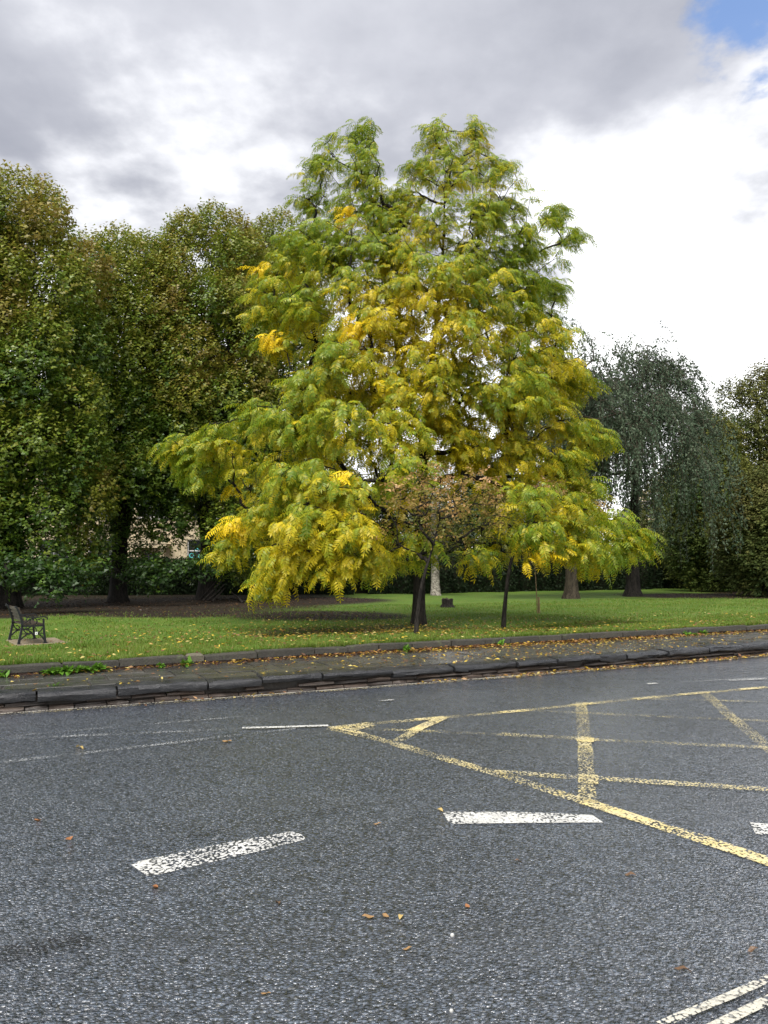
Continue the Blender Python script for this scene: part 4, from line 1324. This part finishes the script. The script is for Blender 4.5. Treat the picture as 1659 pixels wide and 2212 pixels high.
# ------------------------------------------------------------------ houses beyond the hedge
def house(name, label, x0, x1, y, storeys, win_w, bays, z_first, seed, pitch=2.6, porch=None, sticker=None):
    b = np.array([(x0 + x1) / 2, y, -.3])
    root = tag(empty(name, b), label, 'house')
    Wd = x1 - x0; hw = Wd / 2
    top = .3 + z_first + storeys * 3.35 - .1
    ops = []
    for s in range(storeys):
        z0 = .3 + z_first + s * 3.35; hgt = 1.7 if s < storeys - 1 else 1.5
        for k in range(bays):
            cx = -hw + (k + .5) * Wd / bays
            if porch is not None and s == 0 and k == porch: continue
            ops.append((cx - win_w / 2, cx + win_w / 2, z0, z0 + hgt))
    xs_ = sorted(set([-hw, hw] + [v for o in ops for v in o[:2]])); zs_ = sorted(set([0, top] + [v for o in ops for v in o[2:]]))
    mb = MB()
    for i in range(len(xs_) - 1):
        run = None
        for j in range(len(zs_) - 1):
            xm, zm = (xs_[i] + xs_[i + 1]) / 2, (zs_[j] + zs_[j + 1]) / 2
            hole = any(o[0] < xm < o[1] and o[2] < zm < o[3] for o in ops)
            if not hole:
                run = run if run is not None else zs_[j]
            if hole or j == len(zs_) - 2:
                if run is not None:
                    mb.box(xs_[i], xs_[i + 1], 0, .32, run, zs_[j] if hole else zs_[j + 1])
                run = None
    mb.box(-hw, hw, 8.7, 9.0, 0, top); mb.box(-hw, -hw + .3, .33, 8.69, 0, top); mb.box(hw - .3, hw, .33, 8.69, 0, top)
    mb.build('wall', M['render'], root)
    for (a, c, z0, z1) in ops:
        wv = MB().box(a + .02, c - .02, .20, .215, z0 + .02, z1 - .02).build('window', M['glass'], root)
        f = MB(); t = .07
        f.box(a, a + t, .13, .19, z0, z1); f.box(c - t, c, .13, .19, z0, z1); f.box(a + t, c - t, .13, .19, z1 - t, z1); f.box(a + t, c - t, .13, .19, z0, z0 + t); f.box(a + t, c - t, .12, .18, (z0 + z1) / 2 - .03, (z0 + z1) / 2 + .03)
        f.box((a + c) / 2 - .02, (a + c) / 2 + .02, .14, .185, z0 + t, (z0 + z1) / 2 - .03)
        f.build('frame', M['trim'], wv)
        MB().box(a - .08, c + .08, -.09, .12, z0 - .12, z0 - .003).build('sill', M['trim'], wv)
    for s in range(1, storeys):
        MB().box(-hw - .02, hw + .02, -.08, -.002, .3 + z_first + s * 3.35 - .75, .3 + z_first + s * 3.35 - .55).build('string_course', M['render'], root)
    MB().box(-hw - .2, hw + .2, -.3, -.002, top - .35, top).build('cornice', M['render'], root)
    V = [(-hw - .3, -.35, top + .01), (hw + .3, -.35, top + .01), (hw + .3, 9.3, top + .01), (-hw - .3, 9.3, top + .01), (-hw + 1.5, 4.5, top + pitch), (hw - 1.5, 4.5, top + pitch)]
    rf = mk('roof', V, [(0, 1, 5, 4), (1, 2, 5), (2, 3, 4, 5), (3, 0, 4), (3, 2, 1, 0)], M['slate'], root)
    for cx in (-hw + 2.5, hw - 2.5):
        MB().box(cx - .5, cx + .5, 4.0, 5.0, top + pitch - 1, top + pitch + 1.1).build('chimney', M['render'], rf)
    if porch is not None:
        cx = -hw + (porch + .5) * Wd / bays
        dr = MB().box(cx - .55, cx + .55, -.06, -.002, .6, 3.3).build('door', M['door'], root)
        MB().box(cx + .35, cx + .45, -.10, -.062, 1.7, 1.85).build('handle', M['trim'], dr)
        pm = MB().box(cx - 1.1, cx - .8, -.9, -.5, .3, 3.7).box(cx + .8, cx + 1.1, -.9, -.5, .3, 3.7).box(cx - 1.3, cx + 1.3, -1.0, -.003, 3.7, 4.0)
        pm.add([(cx - 1.4, -1.05, 4.003), (cx + 1.4, -1.05, 4.003), (cx, -1.05, 4.7), (cx - 1.4, -.003, 4.003), (cx + 1.4, -.003, 4.003), (cx, -.003, 4.7)], [(0, 1, 2), (0, 2, 5, 3), (1, 4, 5, 2), (0, 3, 4, 1)])
        pm.build('porch', M['render'], root)
    if sticker is not None:
        a, c, z0, z1 = ops[sticker]
        mb = MB()
        for (dx, dz, q) in ((.3, .5, .16), (.7, .9, .13), (1.0, .45, .18)):
            mb.bar([(a + dx + q * math.cos(k * .785), .19, z0 + dz + q * math.sin(k * .785)) for k in range(8)], .01, .06, True)
        mb.build('sticker', M['sticker'], root)
    return root


house('cream_house', 'cream rendered house glimpsed through the hornbeams on the left', -38, -11.8, 58, 3, 2.3, 7, 2.35, 1, porch=5, sticker=5)
house('pale_house', 'pale house barely showing between the trees at right', 30, 52, 92, 2, 1.3, 6, 1.4, 2)

# ------------------------------------------------------------------ bench and its pad
near_rear = lawn_at(41, 1394); far_rear = lawn_at(21, 1385)
ax = far_rear - near_rear; BL = float(np.hypot(ax[0], ax[1])); ang = math.atan2(ax[1], ax[0])
bz = near_rear[2] + .02
bench = tag(empty('park_bench', (near_rear[0], near_rear[1], bz), ang - math.pi / 2), 'black cast iron park bench with dark wooden slats on the lawn', 'bench')
# local: y along the bench, x = facing
def arc(cx, cz, r_, a0, a1, n=9):
    return [(cx + r_ * math.cos(a), 0, cz + r_ * math.sin(a)) for a in np.linspace(a0, a1, n)]
def shift(pts, y): return [(p[0], y, p[2]) for p in pts]
S = 1.04
for y in (0.0, BL):
    mb = MB()
    T_ = .045
    sc_ = lambda pts: [(p[0] * S, y, p[2] * S) for p in pts]
    mb.bar(sc_([(-.01, 0, 0), (.015, 0, .15), (.045, 0, .34), (.045, 0, .42), (.005, 0, .56), (-.05, 0, .70), (-.075, 0, .745), (-.10, 0, .75)]), T_, [.055, .045, .045, .045, .042, .038, .036, .045])
    mb.bar(sc_([(.49, 0, 0), (.47, 0, .15), (.445, 0, .37), (.445, 0, .50)]), T_, [.05, .04, .04, .03])
    mb.bar(sc_([(.03, 0, .36), (.25, 0, .355), (.45, 0, .36)]), T_, .035)
    mb.bar(sc_([(-.03, 0, .005), (.04, 0, .005)]), .07, .014); mb.bar(sc_([(.45, 0, .005), (.53, 0, .005)]), .07, .014)
    # arch brace and scrolls below the seat
    mb.bar(sc_([(.03, 0, .09), (.07, 0, .14), (.13, 0, .185), (.20, 0, .205), (.30, 0, .205), (.36, 0, .185), (.42, 0, .14), (.46, 0, .07)]), T_ * .8, .026)
    mb.bar(sc_([(.03, 0, .205), (.46, 0, .205)]), T_ * .7, .016)
    mb.bar(sc_([(.06, 0, .32), (.08, 0, .27), (.12, 0, .225), (.18, 0, .205)]), T_ * .8, .022)
    mb.bar(sc_([(.43, 0, .31), (.40, 0, .26), (.36, 0, .225), (.30, 0, .205)]), T_ * .8, .022)
    mb.bar(sc_([(.20, 0, .21), (.18, 0, .26), (.14, 0, .30), (.11, 0, .29)]), T_ * .8, .018)
    mb.bar(sc_([(.30, 0, .21), (.315, 0, .26), (.30, 0, .31), (.27, 0, .335)]), T_ * .8, .018)
    # scrolls between seat and arm
    mb.bar(sc_([(.06, 0, .45), (.11, 0, .43), (.15, 0, .46), (.19, 0, .50)]), T_ * .8, .02)
    mb.bar(sc_(arc(.39, .43, .065, .2, 2.4, 7)), T_ * .8, .018)
    fr = mb.build('side_frame', M['iron'], bench)
    rg_ = MB().bar(sc_(arc(.255, .445, .068, 0, 2 * math.pi * 11 / 12, 12)), T_ * .8, .018, True).build('ring', M['iron'], fr)
    MB().bar(sc_([(.0, 0, .60), (.06, 0, .565), (.12, 0, .535), (.20, 0, .522), (.35, 0, .53), (.47, 0, .535), (.505, 0, .52), (.515, 0, .495), (.50, 0, .48)]), .06, .022).build('armrest', M['iron'], fr)
for k in range(6):
    x0 = .06 + k * .064
    MB().box((x0) * S, (x0 + .052) * S, -.02 if k else -.02, BL + .02, .378 * S, .400 * S).build('seat_slat', M['slat'], bench)
for k in range(4):
    z0 = .455 + k * .072; xb = np.interp(z0 + .03, [.42, .56, .70, .745], [.045, .005, -.05, -.075]) + .03
    mb = MB().box(xb * S - .011, xb * S + .011, -.02, BL + .02, z0 * S, (z0 + .058) * S); mb.build('back_slat', M['slat'], bench)
tagp = MB().box(.285 * S, .335 * S, -.036, -.030, .18 * S, .235 * S).build('tag', M['tag'], bench)
tagp['label'] = 'small white square tag on the near end frame'
MB().bar([(.300 * S, -.0375, .218 * S), (.310 * S, -.0375, .198 * S), (.320 * S, -.0375, .218 * S)], .002, .006).build('mark', M['iron'], tagp)
# pad
q = [near_rear + 0 for _ in range(4)]
fx = np.array([math.cos(ang - math.pi / 2), math.sin(ang - math.pi / 2)]); fy_ = np.array([math.cos(ang), math.sin(ang)])
o2 = near_rear[:2]
qs = [o2 - fx * .06 - fy_ * .10, o2 + fx * .95 - fy_ * .10, o2 + fx * .95 + fy_ * (BL + .1), o2 - fx * .06 + fy_ * (BL + .1)]
pad = slab_piece('concrete_pad', qs, near_rear[2] - .15, bz - .001, M['concrete'], None, .01, .0)
tag(pad, 'buff concrete pad under the iron bench', 'slab')

# ------------------------------------------------------------------ grass
def grass(n, tmin, tmax, hmin, hmax, seed, wid, x0=-9.5, x1=14):
    r = np.random.default_rng(seed)
    x = r.uniform(x0, x1, n); t = tmin + (tmax - tmin) * r.random(n) ** 1.25
    y = edge_y(x) + t
    keep = r.random(n) > litter(x, y) * 1.15
    # keep out of the pad
    u = (x - o2[0]) * fx[0] + (y - o2[1]) * fx[1]; v = (x - o2[0]) * fy_[0] + (y - o2[1]) * fy_[1]
    keep &= ~((u > -.06) & (u < .95) & (v > -.1) & (v < BL + .1))
    keep &= np.abs(x) < .56 * y + 1
    x, y = x[keep], y[keep]; n = len(x)
    z = lawn_z(x, y) - .005
    h = r.uniform(hmin, hmax, n) * (1 + .5 * np.sin(x * 2.1 + 1) * np.sin(y * 1.7)); a = r.uniform(0, 2 * math.pi, n); ln = r.uniform(.1, .9, n)
    P = np.c_[x, y, z]
    S_ = np.c_[np.cos(a), np.sin(a), 0 * a]; lean_ = np.c_[-np.sin(a), np.cos(a), 0 * a]
    V = np.stack([P - S_ * wid, P + S_ * wid, P + lean_ * (ln * h)[:, None] + np.array([0, 0, 1.]) * h[:, None]], 1).reshape(-1, 3)
    F = np.arange(len(V)).reshape(-1, 3)
    lo_, hi_ = np.array([.076, .160, .014]), np.array([.165, .240, .032])
    pat = .5 + .25 * np.sin(x * 1.9 + y * .7) + .25 * np.sin(x * .7 - y * 1.6 + 2)
    c = lo_ + (hi_ - lo_) * (.55 * r.random((n, 1)) + .45 * pat[:, None])
    yel = r.random(n) < .10 + .16 * pat
    c[yel] = np.array([.22, .20, .06])
    return V, F, np.repeat(c, 3, 0)


Va, Fa, Ca = grass(120000, .17, 5, .03, .075, 1, .006)
Vb, Fb, Cb = grass(80000, 4, 20, .03, .07, 2, .012, -12, 26)
Vc, Fc, Cc = grass(9000, .16, .26, .05, .11, 3, .006)
tag(mk('grass', np.concatenate([Va, Vb, Vc]), np.concatenate([Fa, Fb + len(Va), Fc + len(Va) + len(Vb)]), M['grass'], col=np.concatenate([Ca, Cb, Cc])), 'short green lawn grass under and beside the trees', 'grass', kind='stuff')

# ------------------------------------------------------------------ weeds
def weed(px, py, z, size, label, seed, n=16):
    r = np.random.default_rng(seed)
    b = gp(px, py, z)
    if z == PAVE_Z and size > .06:
        b[1] = float(edge_y(b[0])) - .07          # rooted in the joint at the foot of the edging
    root = tag(empty('weed', b), label, 'weed', 'weeds in the pavement joints')
    a = r.uniform(0, 2 * math.pi, n); el = r.uniform(.25, 1.15, n)
    Dd = np.c_[np.cos(a) * np.cos(el), np.sin(a) * np.cos(el), np.sin(el)]
    L = r.uniform(.6, 1.2, n) * size * 1.25
    P = r.normal(size=(n, 3)) * np.array([size * .35, size * .15, 0])
    V1, F1 = leaf_quads(P, Dd, np.tile([0, 0, 1.], (n, 1)), L, L * .36)
    P2 = P + Dd * (L * .55)[:, None]; D2 = unit(Dd + np.array([0, 0, -.7]))
    V2, F2 = leaf_quads(P2, D2, np.tile([0, 0, 1.], (n, 1)), L * .6, L * .34)
    c = np.array([.085, .19, .018]) * r.uniform(.7, 1.4, (n, 1))
    mk('leaves', np.concatenate([V1, V2]), np.concatenate([F1, F2 + len(V1)]), M['grass'], root, col=np.concatenate([np.repeat(c, 4, 0), np.repeat(c * 1.1, 4, 0)]))


for i, (a, b_, s, l) in enumerate([(6, 1462, .13, 'small green weed at the foot of the edging at the left picture edge'), (122, 1452, .12, 'leftmost low weed of the weed patch against the edging'), (146, 1449, .15, 'spreading weed in the patch against the edging, second from left'), (170, 1447, .17, 'leafy weed in the middle of the patch against the edging'), (198, 1442, .11, 'small weed between the two leafier clumps against the edging'), (231, 1440, .18, 'largest leafy weed at the right end of the weed patch'), (364, 1434, .09, 'small weed left of the pale edging stone'), (424, 1428, .14, 'upright weed just in front of the pale edging stone'), (872, 1399, .13, 'weed at the edging below the main trunk'), (1064, 1386, .12, 'weed at the edging left of the leaf strewn pavement'), (1457, 1366, .15, 'weed at the edging on the right, left of a pair'), (1484, 1364, .12, 'weed at the edging on the right, right of a pair')]):
    weed(a, b_, PAVE_Z, s, l, 700 + i)
weed(359, 1497, .10, .11, 'weed growing in the broken gap under the kerb stones', 730)
weed(115, 1482, PAVE_Z, .05, 'tiny weed in a paving joint near the left picture edge', 731, 8)

# ------------------------------------------------------------------ fallen leaves
LEAFC = [np.array(c) for c in ((.50, .36, .045), (.42, .27, .03), (.30, .15, .04), (.16, .075, .035), (.52, .42, .14))]


def fallen_mesh(k, c, broad=False):
    r = np.random.default_rng(k + 900)
    n = 5; V = []; wd = .5 if broad else .30
    for i in range(n):
        f = i / (n - 1); ww = math.sin(math.pi * min(.97, f * .93 + .04)) ** .8 * wd * .5
        lift = .10 * math.sin(f * 5 + k) + .04
        V += [(f - .5, ww, lift + ww * r.uniform(.1, .6)), (f - .5, 0, lift), (f - .5, -ww, lift + ww * r.uniform(.1, .6))]
    F = []
    for i in range(n - 1):
        for j in (0, 1):
            F.append((i * 3 + j, i * 3 + j + 1, (i + 1) * 3 + j + 1, (i + 1) * 3 + j))
    me_o = mk('fallen_leaf', V, F, M['litter'], None, col=np.repeat(np.array(c)[None], len(V), 0))
    me = me_o.data; bpy.data.objects.remove(me_o)
    return me


LM = [fallen_mesh(k, LEAFC[k % 5] * u) for k, u in zip(range(15), [1, 1, 1, 1, 1, .8, .8, .8, .8, .8, 1.15, 1.15, 1.15, .6, 1.1])]


def fallen(p, s, me, label, group=None, tilt=.12):
    o = bpy.data.objects.new('fallen_leaf', me); C.objects.link(o)
    o.location = tuple(p); o.scale = (s, s, s); o.rotation_euler = (random.gauss(0, tilt), random.gauss(0, tilt), random.uniform(0, 6.28))
    tag(o, label, 'leaf', group); return o


def pave_sample(n, r, x0=-8, x1=16):
    x = r.uniform(x0, x1, n * 4)
    dens = .10 + .90 * np.exp(-((x - 3.2) / 3.8) ** 2) + .25 * np.exp(-((x - 10) / 4) ** 2)
    x = x[r.random(len(x)) < dens / 1.05][:n]
    f = r.random(len(x)); f = np.where(r.random(len(x)) < .42, 1 - np.abs(r.normal(size=len(x))) * .10, f)
    f = np.clip(f, .02, .985)
    y = kerb_y(x) + .08 + (edge_y(x) - kerb_y(x) - .10) * f
    return x, y, f


r = np.random.default_rng(77)
x, y, f = pave_sample(190, r)
for i in range(len(x)):
    edge_near = f[i] > .85
    k = r.choice([0, 0, 4, 1, 10, 14, 2] if not edge_near else [0, 1, 2, 3, 7, 13, 4])
    fallen((x[i], y[i], PAVE_Z + .010), r.uniform(.05, .095), LM[k], 'small yellow or brown leaf lying flat on the wet paving slabs', 'leaves scattered on the pavement')
x = r.uniform(-7, 9, 80); t = .25 + r.random(80) * 3.2
for i in range(80):
    yy = float(edge_y(x[i]) + t[i])
    fallen((x[i], yy, float(lawn_z(x[i], yy)) + .04), r.uniform(.055, .095), LM[int(r.choice([0, 4, 1, 10]))], 'yellow leaf lying in the grass behind the stone edging', 'leaves lying on the front of the lawn', .3)
BRD = [fallen_mesh(40, (.30, .13, .05), True), fallen_mesh(41, (.30, .18, .075), True), fallen_mesh(42, (.13, .075, .04), True), fallen_mesh(43, (.45, .33, .12), True)]
for (a, b_, s, k, l) in [(335, 1916, .075, 0, 'orange red leaf on the asphalt below the worn white dash'), (795, 1981, .07, 1, 'leftmost of three tan leaves together on the asphalt'), (833, 1979, .06, 1, 'middle of three tan leaves together on the asphalt'), (866, 1980, .06, 3, 'rightmost of three tan leaves together on the asphalt'), (880, 2050, .055, 1, 'tan leaf alone on the asphalt below the three leaves'), (574, 2147, .05, 1, 'yellow tan leaf on the asphalt near the bottom edge'), (1010, 1958, .05, 0, 'orange leaf on the asphalt right of the three leaves'), (1475, 2096, .08, 2, 'curled brown leaf on the asphalt near the cream double lines'), (1362, 1890, .07, 2, 'dark brown leaf on the asphalt below the yellow line'), (1626, 2052, .06, 2, 'dark leaf on the asphalt at the right edge'), (149, 1812, .07, 0, 'orange leaf on the asphalt left of the worn white dash'), (82, 1772, .08, 0, 'reddish leaf on the asphalt at far left, highest of two'), (490, 1602, .12, 1, 'tan leaf on the road left of the yellow tip'), (950, 1750, .07, 3, 'pale tan leaf on the asphalt touching the bright white dash'), (815, 1780, .06, 1, 'tan leaf on the road left of the bright white dash'), (1120, 1860, .05, 2, 'brown leaf on the asphalt below the bright white dash'), (600, 1950, .06, 2, 'brown leaf on the asphalt right of the orange red leaf'), (558, 1497, .13, 0, 'leaf at the foot of the kerb wall near the road edge'), (172, 1615, .12, 3, 'pale leaf on the faded white lines at left')]:
    p = gp(a, b_, .006); fallen(p, s * .9, BRD[k], l, None, .12)
# pale pebble on the road
b = gp(977, 2023, .0)
V, F = chain_tube(np.array([[0, 0, -.004], [0, 0, .006], [0, 0, .013], [0, 0, .017]]), [.007, .010, .008, .002], 8, .08, 4)
o = mk('pebble', V, F, M['pebble'], smooth=True); o.location = tuple(b); tag(o, 'small white pebble on the asphalt near the bottom centre', 'pebble')
b = gp(975, 2186, .0); o = bpy.data.objects.new('pebble', o.data); C.objects.link(o); o.location = tuple(b); o.scale = (.8, .8, .8); tag(o, 'tiny white pebble on the asphalt at the bottom edge', 'pebble')


def litter_mass(name, X_, Y_, Z_, smin, smax, cols, label, seed, flat=.35):
    r = np.random.default_rng(seed); n = len(X_)
    a = r.uniform(0, 2 * math.pi, n)
    D_ = np.c_[np.cos(a), np.sin(a), r.normal(size=n) * flat * .5]
    N_ = np.c_[r.normal(size=n) * flat, r.normal(size=n) * flat, np.ones(n)]
    L = r.uniform(smin, smax, n)
    V, F = leaf_quads(np.c_[X_, Y_, Z_], unit(D_), unit(N_), L, L * .38)
    cc = np.array(cols)[r.integers(0, len(cols), n)] * r.uniform(.7, 1.2, (n, 1))
    return tag(mk(name, V, F, M['litter'], col=np.repeat(cc, 4, 0)), label, 'leaves', kind='stuff')


r = np.random.default_rng(78)
x, y, f = pave_sample(3000, r, -8, 22)
litter_mass('pavement_leaves', x, y, 0 * x + PAVE_Z + .012 + r.random(len(x)) * .012, .04, .09, [LEAFC[0], LEAFC[1], LEAFC[2], LEAFC[3], LEAFC[3] * .7, LEAFC[4]], 'scattered small autumn leaves covering the pavement under the tree', 1)
# drift along the foot of the edging and in the gutter
x = np.r_[r.normal(3.0, 3.6, 1500), r.uniform(-6, 18, 500)]; y = edge_y(x) - np.abs(r.normal(size=len(x))) * .13 - .01
litter_mass('edging_drift', x, y, 0 * x + PAVE_Z + .012 + r.random(len(x)) * .03, .05, .11, [LEAFC[2], LEAFC[3], LEAFC[3] * .7, LEAFC[1], LEAFC[2] * .7], 'brown and yellow leaves drifted along the foot of the edging', 2, .5)
gx_ = []
for c_, s_, n_g in ((2.6, .45, 130), (4.2, .5, 170), (6.0, .9, 300), (8.6, 1.2, 320), (12, 2, 350), (-1.6, .25, 30), (-2.8, .2, 20), (.9, .3, 30)):
    gx_.append(r.normal(c_, s_, n_g))
x = np.concatenate(gx_); y = kerb_y(x) - np.abs(r.normal(size=len(x))) * .09 + .0
litter_mass('gutter_leaves', x, y, .012 + r.random(len(x)) * .03, .05, .11, [LEAFC[2] * .9, LEAFC[3], LEAFC[1], LEAFC[4] * .9, (.34, .2, .1)], 'tan and yellow leaves gathered in the gutter below the kerb wall', 3, .5)
# leaves on the lawn: yellow near the tree, brown under the hornbeams
x = np.r_[r.normal(0, 3.4, 2600), r.uniform(-9, 13, 1200)]; y = np.r_[r.normal(19.6, 2.2, 2600), np.zeros(1200)]
y[2600:] = edge_y(x[2600:]) + .2 + r.random(1200) ** 2 * 9
ok = y > edge_y(x) + .18; x, y = x[ok], y[ok]
litter_mass('lawn_leaves', x, y, lawn_z(x, y) + .03 + r.random(len(x)) * .03, .06, .12, [LEAFC[0], LEAFC[1], LEAFC[2], LEAFC[3], LEAFC[3], LEAFC[4]], 'yellow and brown leaves scattered over the lawn around the trunk', 4, .4)
x = np.r_[r.uniform(-26, 0, 9000), r.uniform(14, 30, 2500)]; y = np.r_[r.uniform(20, 46, 9000), r.uniform(38, 56, 2500)]
ok = r.random(len(x)) < litter(x, y) * (y > edge_y(x) + 2); x, y = x[ok], y[ok]
litter_mass('woodland_litter', x, y, lawn_z(x, y) + .02 + r.random(len(x)) * .02, .07, .13, [LEAFC[3] * .45, LEAFC[2] * .3, LEAFC[3] * .3], 'brown fallen leaves carpeting the ground under the hornbeams', 5, .4)
